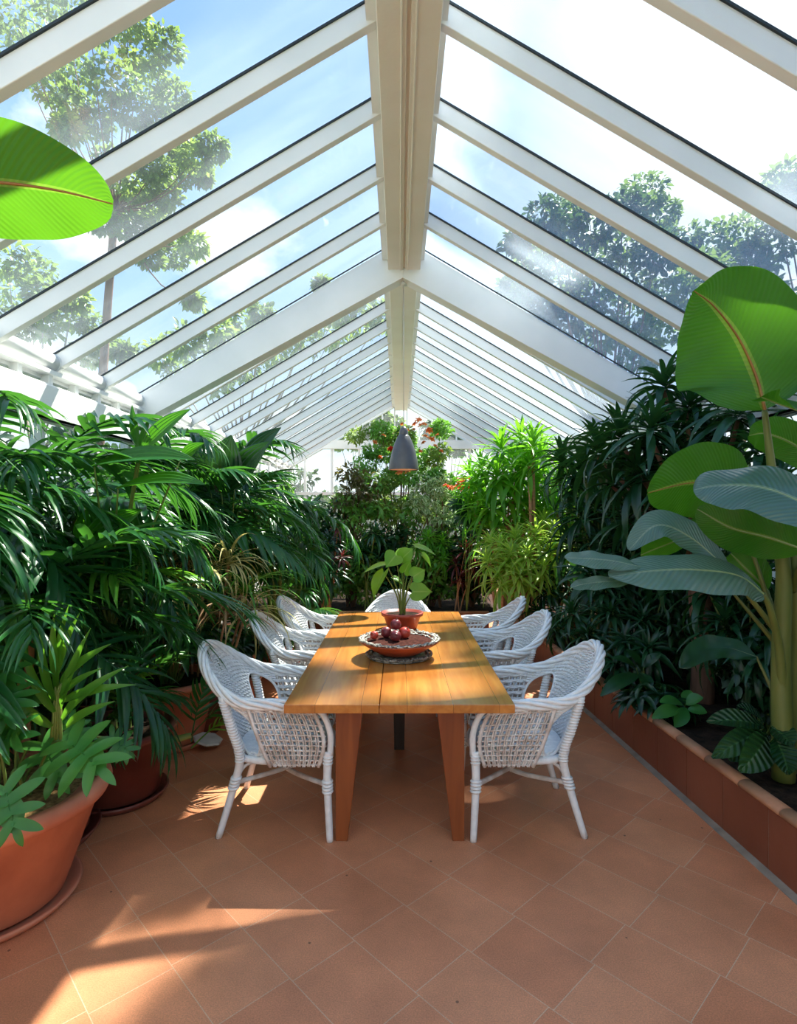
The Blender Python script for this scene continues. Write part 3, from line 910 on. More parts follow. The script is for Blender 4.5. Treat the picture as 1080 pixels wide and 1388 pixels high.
TL = [  # base px, tip px, depth base/tip, width, up
    ((524, 764), (487, 771), 4.70, 4.62, .085, (0, -.3, 1)), ((520, 776), (499, 810), 4.62, 4.50, .17, (-.7, -.5, .6)), ((536, 753), (523, 768), 4.66, 4.55, .16, (0, -1, .3)),
    ((545, 757), (560, 742), 4.74, 4.70, .14, (0, -1, .4)), ((563, 741), (596, 748), 4.80, 4.78, .12, (.2, -.3, 1)), ((548, 776), (556, 760), 4.66, 4.6, .10, (0, -1, .2)),
    ((560, 782), (578, 770), 4.60, 4.62, .14, (0, -1, .3)), ((559, 802), (588, 801), 4.60, 4.58, .16, (0, -1, .35)), ((572, 752), (589, 768), 4.85, 4.85, .10, (.6, -.4, .7)),
    ((546, 752), (538, 741), 4.85, 4.9, .13, (0, -1, .3)), ((533, 783), (548, 790), 4.75, 4.72, .07, (0, -.4, 1))]
for k, (a, c, ya_, yc, w, up) in enumerate(TL):
    bp, tpnt = rel(*a, ya_, o0), rel(*c, yc, o0)
    mid = np.array([bp[0] * .35, bp[1] * .3, bp[2] * .62])
    b = B().tube(smoothpath([(.02 * math.cos(k * 2.1), .02 * math.sin(k * 2.1), .11), mid, bp], 14), np.linspace(.0085, .004, 14), 6)
    b.build('stem', M['cane_green'], tpl)
    leaf_at(bp, tpnt, up, w, tpl, M['tablefoil'], fold=.12, droop=.4)

# ------------------------------------------------------------------ PENDANT LAMP
LY = 6.0
lp = P(547, 637, LY)
lamp = thing('pendant_lamp', 'dark grey metal pendant lamp hanging from the ridge over the far end of the table', 'lamp', (lp[0], LY, lp[2]))
h = 51 * LY / F; r = 20.5 * LY / F
pr = [(r, 0), (r * .99, .02), (r * .93, h * .22), (r * .80, h * .46), (r * .62, h * .70), (r * .42, h * .88), (r * .24, h * .96), (.0, h * .965)]
b = B().lathe(pr, n=40); b.lathe([(r, 0), (r * .965, 0), (r * .90, h * .22), (r * .77, h * .46), (r * .59, h * .68)], n=40)
b.build('lamp_shade', M['lamp'], lamp)
B().lathe([(r * .955, .006), (r * .89, h * .22), (r * .76, h * .46), (r * .58, h * .66), (r * .3, h * .80), (0, h * .82)], n=40).build('shade_lining', M['lamp_in'], lamp)
B().lathe([(r * .30, h * .93), (r * .30, h * 1.02), (r * .22, h * 1.10), (r * .10, h * 1.16), (0, h * 1.16)], n=24).build('lamp_cap', M['lamp'], lamp)
me_, N_, L_ = newmat('bulb_glow'); o_ = N_('ShaderNodeOutputMaterial'); e_ = N_('ShaderNodeEmission'); e_.inputs[0].default_value = (1, .62, .34, 1); e_.inputs[1].default_value = 3.0; L_(e_.outputs[0], o_.inputs[0])
B().lathe([(0, h * .22), (.03, h * .26), (.042, h * .38), (.03, h * .52), (.018, h * .6), (.018, h * .75), (0, h * .76)], n=20).build('bulb', me_, lamp)
B().tube([(0, 0, h * 1.1), (0, 0, 4.10 - lp[2])], .0045, 6).build('cord', M['cord'], lamp)
B().lathe([(0, 4.085 - lp[2]), (.035, 4.085 - lp[2]), (.03, 4.12 - lp[2]), (0, 4.12 - lp[2])], n=16).build('ceiling_rose', M['paint'], lamp)

# ================================================================== PLANTS: leaf shapes
def strap(L_, W_, n=6, droop=.8, fold=.15, prof='lance', power=1.3, cols=3):
    s = np.linspace(0, 1, n); a = droop * s ** power
    y = np.concatenate([[0], np.cumsum(np.cos((a[1:] + a[:-1]) / 2))]) / (n - 1) * L_
    z = -np.concatenate([[0], np.cumsum(np.sin((a[1:] + a[:-1]) / 2))]) / (n - 1) * L_
    if prof == 'lance': w = np.sin(PI * (s * .9 + .08) ** .8)
    elif prof == 'oval': w = np.sin(PI * (s * .96 + .02)) ** .8
    elif prof == 'blade': w = (1 - s ** 2.2) * (.55 + .45 * np.sin(PI * np.clip(s * 1.6, 0, 1) * .5))
    elif prof == 'blob': w = (1 - s ** 5.0) ** .8 * (.72 + .28 * np.sin(PI * s))
    elif prof == 'obl': w = np.sin(PI * (s * .93 + .05) ** 1.35) ** .8
    w = np.maximum(w, .03) * W_
    c = np.linspace(-1, 1, cols)
    Pn = np.zeros((n, cols, 3)); UV = np.zeros((n, cols, 2))
    for j, cc in enumerate(c):
        Pn[:, j, 0] = cc * w / 2; Pn[:, j, 1] = y + abs(cc) * w * fold * np.sin(a); Pn[:, j, 2] = z + abs(cc) * w * fold * np.cos(a)
        UV[:, j, 0] = s; UV[:, j, 1] = .5 + cc / 2
    idx = np.arange(n * cols).reshape(n, cols)
    f = np.stack([idx[:-1, :-1], idx[1:, :-1], idx[1:, 1:], idx[:-1, 1:]], -1).reshape(-1, 4)
    return Pn.reshape(-1, 3), f, UV.reshape(-1, 2)


def frames(D, up):
    D = np.asarray(D, float); D = D / np.linalg.norm(D, axis=-1, keepdims=True)
    up = np.broadcast_to(np.asarray(up, float), D.shape)
    x = np.cross(D, up); nx = np.linalg.norm(x, axis=-1, keepdims=True)
    x = np.where(nx < 1e-4, np.array([1.0, 0, 0]), x / np.maximum(nx, 1e-6))
    return np.stack([x, D, np.cross(x, D)], -1)


def dirs(az, el):
    return np.stack([np.cos(el) * np.sin(az), np.cos(el) * np.cos(az), np.sin(el)], -1)


def frond_mesh(name, mat, L_=1.4, nl=26, leafL=.42, leafW=.036, arch=1.25, bare=.22, d1=.9, seed=0, stem=None, ragged=.12, a0=75, a1=22, fall=.25):
    """feather-shaped palm leaf growing along +Y and arching down"""
    r = np.random.default_rng(seed)
    b = B()
    n = 30; s = np.linspace(0, 1, n); a = arch * s ** 1.5
    pts = np.zeros((n, 3))
    pts[1:, 1] = np.cumsum(np.cos(a[1:])) / (n - 1) * L_; pts[1:, 2] = -np.cumsum(np.sin(a[1:])) / (n - 1) * L_
    b.tube(pts, np.linspace(.011, .0025, n) * L_ ** .5, 5, cap=False)
    protos = [strap(1, leafW / leafL * q, 6, d1 * w, .22, 'blade', 1.2) for q, w in ((1, 1), (1.1, .75), (.9, 1.3))]
    for side in (-1, 1):
        t = np.linspace(bare, .985, nl) + r.normal(0, .006, nl); t = np.clip(t, 0, 1)
        k = t * (n - 1); i0 = np.minimum(k.astype(int), n - 2); u = (k - i0)[:, None]
        base = pts[i0] * (1 - u) + pts[i0 + 1] * u
        aa = np.interp(t, s, a)
        tan = np.stack([0 * aa, np.cos(aa), -np.sin(aa)], -1); nor = np.stack([0 * aa, np.sin(aa), np.cos(aa)], -1)
        al = np.radians(np.interp(t, [bare, 1], [a0, a1]) + r.normal(0, 5, nl))
        sx = np.array([side, 0, 0.0])
        D = np.cos(al)[:, None] * tan + np.sin(al)[:, None] * (sx * .95 + nor * (.28 + r.normal(0, ragged, nl))[:, None])
        D[:, 2] -= fall * r.random(nl)
        ll = leafL * (.62 + .5 * np.sin(PI * np.clip((t - bare) / (1 - bare), 0, 1) ** .75)) * r.uniform(.85, 1.1, nl)
        R = frames(D, nor + np.array([side * .25, 0, 0]))
        for q in range(3):
            m = (np.arange(nl) % 3) == q
            b.scatter(protos[q], R[m], base[m], ll[m])
    return b.mesh(name, mat)


def place(name, me, parent, loc, az, el, roll=0.0, sc=1.0):
    o = link(name, me, parent)
    R = Matrix.Rotation(-az, 4, 'Z') @ Matrix.Rotation(el, 4, 'X') @ Matrix.Rotation(roll, 4, 'Y')
    o.matrix_local = Matrix.Translation(Vector(loc)) @ R @ Matrix.Scale(sc, 4)
    return o


def add_pot(t, r, rb, h, mat, saucer=True, soil='soil', rim=.05):
    pr = [(0, .0), (rb * .96, 0), (rb, .01), (r * .93, h - rim), (r, h - rim + .004), (r * 1.03, h - rim * .5), (r, h), (r * .92, h), (r * .88, h - .04), (0, h - .05)]
    dz = .025 if saucer else 0
    p_ = B().lathe([(a, z + dz) for a, z in pr], n=56).build('pot', M[mat], t)
    B().lathe([(0, h - .055 + dz), (r * .4, h - .03 + dz), (r * .89, h - .045 + dz)], n=36).build('soil', M[soil], t)
    if saucer:
        B().lathe([(0, 0), (rb * 1.10, 0), (rb * 1.22, .040), (rb * 1.17, .044), (rb * 1.06, .018), (0, .016)], n=56).build('saucer', M[mat], t)
    return h + dz


# ------------------------------------------------------------------ palms
fr_a = frond_mesh('palm_frond', M['palm'], 1.45, 22, .50, .060, 1.15, .20, .95, 1)
fr_b = frond_mesh('palm_frond', M['palm'], 1.45, 21, .46, .060, 1.6, .24, 1.2, 2)
fr_c = frond_mesh('palm_frond', M['palm'], 1.3, 20, .46, .052, .8, .18, .7, 3)
fr_l = frond_mesh('palm_frond', M['palm_light'], 1.2, 18, .42, .050, 1.0, .2, .8, 4)
fr_s = frond_mesh('palm_frond', M['palm_light'], .62, 9, .30, .040, .7, .35, .7, 5, a0=60, a1=18)
fr_d = frond_mesh('palm_frond', M['palm'], .62, 9, .30, .042, .8, .3, .8, 6, a0=65, a1=20)


def palm(label, loc, top, n, meshes, el=(20, 80), sc=1.0, pot=(.25, .18, .32), az0=0.0, group='feather palms massed on the left', stems=3, spread=.10, potmat='pot', side=None, name='potted_palm'):
    t = thing(name, label, 'palm', loc, 0, group)
    z0 = add_pot(t, *pot, potmat) if pot else 0.0
    r = random.Random(int(abs(loc[0] * 97 + loc[1] * 131)))
    crowns = []
    for k in range(stems):
        a = az0 + k * 2.4; d = spread * (.4 + k * .5)
        tip = (d * 2.2 * math.sin(a), d * 2.2 * math.cos(a), top * (1 - .16 * k))
        B().tube(smoothpath([(d * .5 * math.sin(a), d * .5 * math.cos(a), z0 - .06), (tip[0] * .7, tip[1] * .7, top * .5), tip], 12), np.linspace(.028, .018, 12), 8).build('stem', M['cane_green'], t)
        crowns.append(tip)
    for i in range(n):
        c = crowns[i % len(crowns)]
        a = az0 + i * 2.39996 + r.uniform(-.25, .25)
        if side is not None:
            a = side + (((i * .618034) % 1) - .5) * 3.1 + r.uniform(-.12, .12)
        e = math.radians(el[0] + (el[1] - el[0]) * ((i * .7549) % 1))
        place('frond', meshes[i % len(meshes)], t, (c[0], c[1], c[2] - .04 * (i % 3)), a, e, r.uniform(-.3, .3), sc * r.uniform(.85, 1.1))
    return t


PL = [
    ('tall dark feather palm at the left edge of the picture above the big foreground pot', (-2.25, 2.85), 1.90, 24, (fr_a, fr_b, fr_c), (-30, 58), .82),
    ('dark feather palm standing second from the camera in the left row of palms', (-2.30, 3.80), 1.78, 19, (fr_a, fr_b, fr_l), (5, 62), .80),
    ('feather palm behind the yellowing grassy plant, arching over it', (-2.20, 4.95), 1.90, 20, (fr_b, fr_a, fr_c), (12, 66), .82),
    ('dark palm reaching up beside the far end of the left gutter', (-2.05, 6.10), 1.95, 20, (fr_a, fr_c, fr_b), (-8, 60), .86),
    ('dense drooping palm left of the flowering bush, behind the farthest left chair', (-1.50, 7.00), 1.80, 20, (fr_b, fr_a), (-25, 60), .82),
    ('low feather palm leaning out behind the third left chair', (-1.25, 6.15), .55, 13, (fr_d, fr_b), (10, 75), .62),
]
for lb, xy, top, n, ms, el, sc in PL:
    palm(lb, (xy[0], xy[1], 0), top, n, ms, el, sc, az0=xy[1], side=PI / 2 + .35 if xy[0] < -1.6 else None)
palm('low bushy palm filling in between the two nearest left palms', (-2.08, 3.40, 0), 1.25, 18, (fr_b, fr_a, fr_l), (5, 65), .47, az0=1.0, side=PI / 2 + .3, pot=(.27, .19, .34))
palm('low broad palm spreading under the tall ones behind the third clay pot', (-2.28, 4.30, 0), .95, 13, (fr_d, fr_a), (5, 65), .45, az0=2.0, side=PI / 2 + .5)
palm('small palm growing beside the yellowing grassy plant on its far side', (-1.65, 5.55, 0), .45, 12, (fr_b, fr_d), (10, 70), .6, az0=.5)


# pleated broad leaves
def pleated(L_, W_, n=14, droop=.5, pleats=7, split=.0):
    cols = pleats * 2 + 1
    s = np.linspace(0, 1, n); a = droop * s ** 1.3
    y = np.concatenate([[0], np.cumsum(np.cos(a[1:]))]) / (n - 1) * L_; z = -np.concatenate([[0], np.cumsum(np.sin(a[1:]))]) / (n - 1) * L_
    w = W_ * np.maximum(np.sin(PI * (s * .95 + .04) ** .85) ** .9, .04)
    c = np.linspace(-1, 1, cols)
    Pn = np.zeros((n, cols, 3)); UV = np.zeros((n, cols, 2))
    for j, cc in enumerate(c):
        Pn[:, j, 0] = cc * w / 2; Pn[:, j, 1] = y; Pn[:, j, 2] = z + abs(cc) * w * .16 + (.5 if j % 2 else -.5) * w / cols * .55
        UV[:, j, 0] = s; UV[:, j, 1] = .5 + cc / 2
    idx = np.arange(n * cols).reshape(n, cols)
    f = np.stack([idx[:-1, :-1], idx[1:, :-1], idx[1:, 1:], idx[:-1, 1:]], -1).reshape(-1, 4)
    return Pn.reshape(-1, 3), f, UV.reshape(-1, 2)


def leaf_between(parent, org, base, tip, up, W_, mat, shape='pleat', droop=.4, stemfrom=None, stemr=.006, name='leaf', **kw):
    base = np.asarray(base, float) - org; tip = np.asarray(tip, float) - org
    d = tip - base; Lh = np.linalg.norm(d)
    R = frames(d[None], np.array(up, float))
    pr = pleated(1, W_ / Lh, droop=droop, **kw) if shape == 'pleat' else strap(1, W_ / Lh, 10, droop, .15, shape, cols=5)
    e = pr[0][pr[0][:, 1].argmax()]
    tl = math.atan2(-e[2], e[1]) * .8        # keep the chord aimed at the tip
    ct, st = math.cos(tl), math.sin(tl)
    v = pr[0] @ np.array([[1, 0, 0], [0, ct, -st], [0, st, ct]]).T
    b = B().scatter((v, pr[1], pr[2]), R, base[None], [Lh / max(np.linalg.norm(e), .2)])
    o = b.build(name, mat, parent, smooth=(shape != 'pleat'))
    if stemfrom is not None:
        s0 = np.asarray(stemfrom, float) - org
        B().tube(smoothpath([s0, (s0 + base) / 2 + np.array([0, 0, .08 * Lh]) + (base - s0) * .1, base], 10), np.linspace(stemr * 1.4, stemr * .7, 10), 6).build('stem', M['cane_green'], parent)
    return o


o0 = np.array([-1.80, 3.85, 0])
t = thing('pleated_leaf_plant', 'plant with broad bright green pleated leaves rising above the left palms', 'potted plant', tuple(o0))
add_pot(t, .24, .17, .34, 'pot', saucer=False)
s0 = P(150, 860, 3.45)
for (bp, tp_, Ya, Yb, w, up) in [
    ((192, 612), (256, 553), 3.2, 3.15, .135, (-.5, -1, .4)), ((128, 632), (262, 618), 3.1, 2.95, .22, (0, -.55, 1)), ((160, 662), (276, 652), 3.05, 2.85, .19, (0, -.45, 1)),
    ((188, 610), (178, 548), 3.25, 3.3, .05, (0, -1, .2)), ((190, 606), (203, 566), 3.25, 3.25, .04, (0, -1, .2)), ((112, 748), (190, 690), 3.2, 3.1, .20, (-.4, -1, .4)),
    ((115, 742), (117, 690), 3.3, 3.2, .12, (0, -1, .3)), ((245, 622), (276, 600), 3.3, 3.25, .09, (0, -1, .5))]:
    leaf_between(t, o0, P(*bp, Ya), P(*tp_, Yb), up, w, M['pleat'], 'pleat', .35, stemfrom=s0)
o0 = np.array([-1.95, 5.0, 0])
t = thing('pleated_leaf_plant', 'dark plant with upright pleated leaves standing among the palms left of centre', 'potted plant', tuple(o0))
add_pot(t, .24, .17, .34, 'pot', saucer=False)
s0 = P(310, 800, 5.1)
for (bp, tp_, Ya, Yb, w, up) in [((300, 668), (312, 590), 5.0, 4.9, .36, (0, -1, .2)), ((285, 665), (262, 606), 5.0, 4.9, .28, (.4, -1, .2)), ((318, 660), (362, 598), 5.0, 4.8, .28, (-.4, -1, .3)), ((330, 640), (378, 578), 5.2, 5.1, .26, (-.6, -1, .4))]:
    leaf_between(t, o0, P(*bp, Ya), P(*tp_, Yb), up, w, M['dark'], 'pleat', .5, stemfrom=s0)


# ------------------------------------------------------------------ deeply lobed leaves
def lobed_mesh(name, mat, L_=.30, seed=0, lobes=6):
    r = np.random.default_rng(seed)
    b = B()
    n = 12; s = np.linspace(0, 1, n)
    pts = np.stack([0 * s, s * L_, .05 * L_ * np.sin(PI * s) - .22 * L_ * s ** 2], 1)
    b.tube(pts, np.linspace(.0045, .0015, n), 5, cap=False)
    b.scatter(strap(1, .52, 10, .45, .04, 'oval'), frames(np.array([[0, 1, .05]]), (0, 0, 1)), np.array([[0, L_ * .0, 0.0]]), [L_ * .92])
    D, T, S = [], [], []
    for side in (-1, 1):
        for k in range(lobes):
            q = (k + .2) / lobes
            al = math.radians(138 - 112 * q)
            D.append((side * math.sin(al), math.cos(al), .10 - .1 * q)); T.append((0, L_ * (.02 + .80 * q), .02 * L_)); S.append(L_ * (.46 + .22 * math.sin(PI * (q * .8 + .2))) * r.uniform(.9, 1.08))
    D.append((0, 1, -.15)); T.append((0, L_ * .72, -.07 * L_)); S.append(L_ * .46)
    b.scatter(strap(1, .35, 12, .6, .12, 'blob'), frames(np.array(D), (0, 0, 1)), np.array(T), S)
    return b.mesh(name, mat)


xa = lobed_mesh('lobed_leaf', M['xanadu'], .30, 1, 4)
xb = lobed_mesh('lobed_leaf', M['xanadu'], .30, 2, 5)
xd = lobed_mesh('lobed_leaf', M['dark'], .30, 3, 6)


def lobed_leaf(parent, org, stem0, base, tip, up, mesh):
    base = np.asarray(base, float) - org; tip = np.asarray(tip, float) - org; s0 = np.asarray(stem0, float) - org
    d = tip - base; Lh = np.linalg.norm(d)
    R = frames(d[None], np.array(up, float))[0]
    o = link('leaf', mesh, parent)
    m = Matrix([list(R[0]), list(R[1]), list(R[2])]).to_4x4()
    o.matrix_local = Matrix.Translation(Vector(base)) @ m @ Matrix.Scale(Lh / .40, 4)
    B().tube(smoothpath([s0, s0 * .45 + base * .55 + np.array([0, 0, .10]), base], 12), np.linspace(.0075, .0045, 12), 6).build('leaf_stalk', M['cane_green'], parent)
    return o


# big foreground pot
o0 = np.array([-1.80, 2.52, 0])
t = thing('potted_plant', 'large terracotta pot in the left foreground with a lobed-leaf plant and young palm shoots', 'potted plant', tuple(o0))
zt = add_pot(t, .475, .30, .49, 'pot', soil='mulch', rim=.075)
s0 = o0 + np.array([.12, -.05, zt - .06])
for (bp, tp_, Ya, Yb, up, me) in [
    ((96, 1008), (160, 1062), 2.35, 2.20, (.1, -.8, .9), xa), ((22, 935), (-8, 1000), 2.35, 2.2, (.2, -.8, .8), xb), ((8, 1070), (28, 1160), 2.1, 2.0, (.3, -1, .5), xa),
    ((108, 1000), (82, 960), 2.55, 2.6, (0, -.6, 1), xb), ((150, 1000), (190, 1030), 2.7, 2.7, (0, -.7, 1), xb), ((-20, 905), (35, 920), 2.4, 2.3, (0, -.7, .8), xa),
    ((30, 860), (5, 830), 2.5, 2.5, (0, -.8, .7), xb), ((-10, 1010), (48, 985), 2.3, 2.2, (-.1, -.8, .8), xb), ((60, 1010), (95, 1085), 2.5, 2.4, (.2, -.9, .6), xa), ((20, 960), (70, 930), 2.6, 2.6, (0, -.8, .8), xa)]:
    lobed_leaf(t, o0, s0 + np.array([rng.uniform(-.12, .1), rng.uniform(-.1, .1), 0]), P(*bp, Ya), P(*tp_, Yb), up, me)
s1 = P(70, 1060, 2.6)
for (bp, tp_, w, dr) in [((76, 935), (90, 822), .045, .3), ((74, 950), (52, 850), .045, .5), ((82, 960), (120, 852), .045, .3), ((84, 975), (166, 902), .045, .9), ((74, 965), (28, 872), .042, .8),
                        ((86, 950), (178, 926), .040, 1.0), ((78, 915), (106, 830), .045, .3), ((70, 985), (20, 945), .04, .9), ((82, 925), (146, 872), .045, .6), ((78, 930), (72, 832), .045, .2), ((90, 985), (150, 950), .04, .9), ((80, 945), (134, 905), .035, .7)]:
    leaf_between(t, o0, P(*bp, 2.5), P(*tp_, 2.42), (-.1, -.9, .5), w, M['palm_light'], 'lance', dr)
for q in range(4):
    B().tube(smoothpath([s1 - o0 + np.array([.03 * q - .05, .02, -.08]), P(70 + 4 * q, 1000, 2.52) - o0, P(76 + 2 * q, 926, 2.5) - o0], 12), np.linspace(.010, .006, 12), 7).build('stem', M['cane_green'], t)
B().tube(smoothpath([P(34, 1020, 2.75) - o0, P(38, 930, 2.75) - o0, P(42, 850, 2.78) - o0], 10), .021, 9).build('stem', M['cane'], t)

# second pot: dark glazed terracotta with seedling palms
t = palm('dark red-brown pot of palm seedlings standing on a saucer behind the big foreground pot', (-1.70, 3.48, 0), .62, 15, (fr_s, fr_d), (38, 85), .66, pot=(.325, .235, .40), az0=.4, stems=5, spread=.10, potmat='pot_dark', group='potted plants on saucers along the left')
palm('shaded terracotta pot of dark palm half hidden between the big pot and the dark pot', (-1.93, 3.02, 0), .60, 11, (fr_d, fr_b), (30, 80), .55, pot=(.36, .27, .44), az0=2.0, stems=3, potmat='pot_dark', group='potted plants on saucers along the left')
# third pot: finger-leaved plant
def finger_mesh(name, mat, n=7, L_=.24, W_=.055, droop=1.0, seed=0, el=.1):
    r = np.random.default_rng(seed)
    az = np.linspace(-2.3, 2.3, n) + r.normal(0, .08, n)
    D = dirs(az, np.full(n, el) + r.normal(0, .08, n))
    S = L_ * (1 - .25 * (abs(az) / 2.3) ** 2) * r.uniform(.9, 1.1, n)
    return B().scatter(strap(1, W_ / L_, 8, droop, .2, 'lance'), frames(D, (0, 0, 1)), np.zeros((n, 3)), S).mesh(name, mat)
fg = finger_mesh('finger_leaf', M['dark'], 8, .26, .06, 1.1, 3)
fgl = finger_mesh('finger_leaf', M['xanadu'], 8, .24, .055, 1.1, 4)
def fingered(label, loc, n, h, spread, meshes, pot, potmat='pot', group=None, sc=1.0, saucer=True, lean=(0, 0), name='potted_plant'):
    t = thing(name, label, 'potted plant', loc, 0, group)
    z0 = add_pot(t, *pot, potmat, saucer=saucer) if pot else 0.0
    r = random.Random(int(abs(loc[0] * 31 + loc[1] * 77) * 10))
    for i in range(n):
        a = i * 2.39996; q = math.sqrt((i + .5) / n)
        tip = np.array([q * spread * math.sin(a) + lean[0] * q, q * spread * math.cos(a) + lean[1] * q, z0 + h * (1 - .55 * q * q) * r.uniform(.8, 1.1)])
        B().tube(smoothpath([(tip[0] * .15, tip[1] * .15, z0 - .05), (tip[0] * .5, tip[1] * .5, z0 + (tip[2] - z0) * .7), tip], 9), np.linspace(.007, .003, 9), 5, cap=False).build('leaf_stalk', M['cane_green'], t)
        place('leaf', meshes[i % len(meshes)], t, tip, a + r.uniform(-.4, .4), r.uniform(-.5, .1), r.uniform(-.3, .3), sc * r.uniform(.8, 1.15))
    return t
t = fingered('terracotta pot on a saucer with drooping finger-shaped dark leaves left of the nearest chair', (-1.72, 4.32, 0), 26, .50, .42, (fg, fgl), (.36, .24, .46), group='potted plants on saucers along the left', sc=1.1)
d = thing('pale_dish', 'pale flat stone piece lying in the saucer beside the third clay pot', 'stone', (-1.40, 4.20, .045))
d.rotation_euler = (.12, .18, .5)
B().lathe([(0, 0), (.095, 0), (.11, .012), (.10, .022), (0, .024)], n=7).build('slab', M['dish'], d, smooth=False)
fingered('clay pot of low dark leaves standing behind the middle left chair', (-1.42, 4.98, 0), 14, .35, .25, (fg,), (.23, .17, .30), group='potted plants on saucers along the left')


# ------------------------------------------------------------------ yellowing grassy plant
o0 = np.array([-1.60, 4.50, 0])
t = thing('grassy_plant', 'yellowing and half-dry grassy plant with arching narrow blades behind the left chairs', 'potted plant', tuple(o0))
add_pot(t, .26, .19, .32, 'pot_dark', saucer=False)
r = np.random.default_rng(5)
tufts = [(-.35, .1, 1.22), (-.05, 0, 1.34), (.25, .05, 1.30), (.40, .0, 1.08), (-.15, -.2, 1.12), (.12, -.15, 1.2), (-.45, -.1, .98), (.42, -.1, .92), (-.25, -.25, .85), (.3, -.2, .92)]
for i, (x_, y_, z_) in enumerate(tufts):
    n = 40
    az = r.uniform(0, 2 * PI, n); el = r.uniform(.2, 1.35, n)
    b = B()
    for q, (dr, W_) in enumerate(((2.1, .05), (2.6, .04), (1.6, .06))):
        m = np.arange(n) % 3 == q
        b.scatter(strap(1, W_, 10, dr, .2, 'blade', 1.1), frames(dirs(az[m], el[m]), (0, 0, 1)), np.tile([x_, y_, z_], (m.sum(), 1)), r.uniform(.32, .58, m.sum()))
    b.build('blade_tuft', M['straw'] if i in (8, 9) else M['yellow'] if i not in (3,) else M['palm_light'], t)
    B().tube(smoothpath([(x_ * .2, y_ * .2, .26), (x_ * .7, y_ * .8, z_ * .6), (x_, y_, z_)], 8), .010, 6).build('stem', M['cane'], t)


# ------------------------------------------------------------------ rosettes of strap leaves on canes
def head_mesh(name, mat, n=34, L_=.34, W_=.042, d=.9, el=(-.5, 1.35), seed=0, prof='lance', H=.10):
    r = np.random.default_rng(seed)
    i = np.arange(n); q = i / (n - 1)
    az = i * 2.39996 + r.normal(0, .15, n); e = el[0] + (el[1] - el[0]) * q + r.normal(0, .12, n)
    T = np.stack([.01 * np.sin(az), .01 * np.cos(az), q * H], 1)
    S = L_ * (1 - .45 * q) * r.uniform(.85, 1.12, n)
    b = B()
    for k, dd in enumerate((d, d * .7, d * 1.3)):
        m = i % 3 == k
        b.scatter(strap(1, W_ / L_, 7, dd, .22, prof), frames(dirs(az[m], e[m]), (0, 0, 1)), T[m], S[m])
    return b.mesh(name, mat)


hd_rh = [head_mesh('leaf_rosette', M['rhapis'], 34, .52, .072, 1.25, seed=k) for k in (1, 2)]
hd_co = [head_mesh('leaf_rosette', M['cordy'], 34, .42, .052, .8, (-.7, 1.4), seed=k) for k in (3, 4)]
hd_li = [head_mesh('leaf_rosette', M['lime'], 38, .27, .036, .8, (-.6, 1.3), seed=k) for k in (5, 6)]
hd_re = [head_mesh('leaf_rosette', M['redcord'], 22, .30, .040, .9, seed=7)]
hd_va = [head_mesh('leaf_rosette', M['shrub'], 26, .22, .045, .7, seed=8)]


def caned(name, label, cat, loc, tips, heads, stemmat, stem_r=.014, sc=1.0, group=None, base_spread=.08, tilt=.5):
    t = thing(name, label, cat, loc, 0, group)
    r = random.Random(len(tips) + int(loc[1] * 10))
    for i, tip in enumerate(tips):
        tip = np.array(tip, float)
        b0 = np.array([r.uniform(-1, 1) * base_spread, r.uniform(-1, 1) * base_spread, -.03])
        mid = b0 * .5 + tip * .5; mid[:2] = b0[:2] * .6 + tip[:2] * .4
        B().tube(smoothpath([b0, mid, tip], 12), np.linspace(stem_r, stem_r * .65, 12), 7).build('cane', stemmat, t)
        d = tip - mid; d[:2] *= 1 + tilt
        az = math.atan2(d[0], d[1]); el = math.atan2(d[2], math.hypot(d[0], d[1])) - PI / 2
        place('leaf_rosette', heads[i % len(heads)], t, tip - np.array([0, 0, .04]), az, el * tilt, 0, sc * r.uniform(.85, 1.15))
    return t


def tips_at(pts, org):
    out = []
    for x, y, Y in pts:
        if x > 541: Y = min(Y, 2.38 * F / (x - 541))     # stay inside the right glass wall
        out.append(P(x, y, Y) - np.array(org))
    return out


# right: tall dark strap-leaved tree with the thick brown trunk
o0 = (2.26, 4.30, .27)
pts = [(880, 590, 4.3), (930, 560, 4.5), (900, 530, 4.7), (840, 600, 4.7), (960, 600, 4.4), (870, 650, 4.4), (920, 660, 4.2), (1000, 570, 4.7), (830, 660, 4.9), (810, 620, 5.1), (890, 700, 4.6), (980, 640, 4.7), (850, 710, 4.8), (940, 590, 4.9), (1030, 620, 4.9), (910, 620, 4.5), (1010, 680, 4.6), (950, 700, 4.9)]
t = caned('dragon_tree', 'tall dark strap-leaved tree with a thick brown trunk behind the banana plant', 'tree', o0, [P(930, 740, 4.4) - np.array(o0)], hd_rh, M['bark'], .03, 1.1)
tr0 = [(0, 0, -.05), (.01, 0, .5), (0, .02, 1.15)]
B().tube(smoothpath(tr0, 10), np.linspace(.085, .07, 10), 12).build('trunk', M['bark'], t)
for i, tp_ in enumerate(tips_at(pts, o0)):
    B().tube(smoothpath([(0, .02, 1.1), tp_ * np.array([.5, .5, 0]) + np.array([0, 0, (1.1 + tp_[2]) / 2]), tp_], 8), np.linspace(.035, .014, 8), 7).build('branch', M['bark'], t)
    place('leaf_rosette', hd_rh[i % 2], t, tp_, i * 2.1, (-.25 if i % 2 else .2), .1, 1.0 + .15 * math.sin(i * 3))
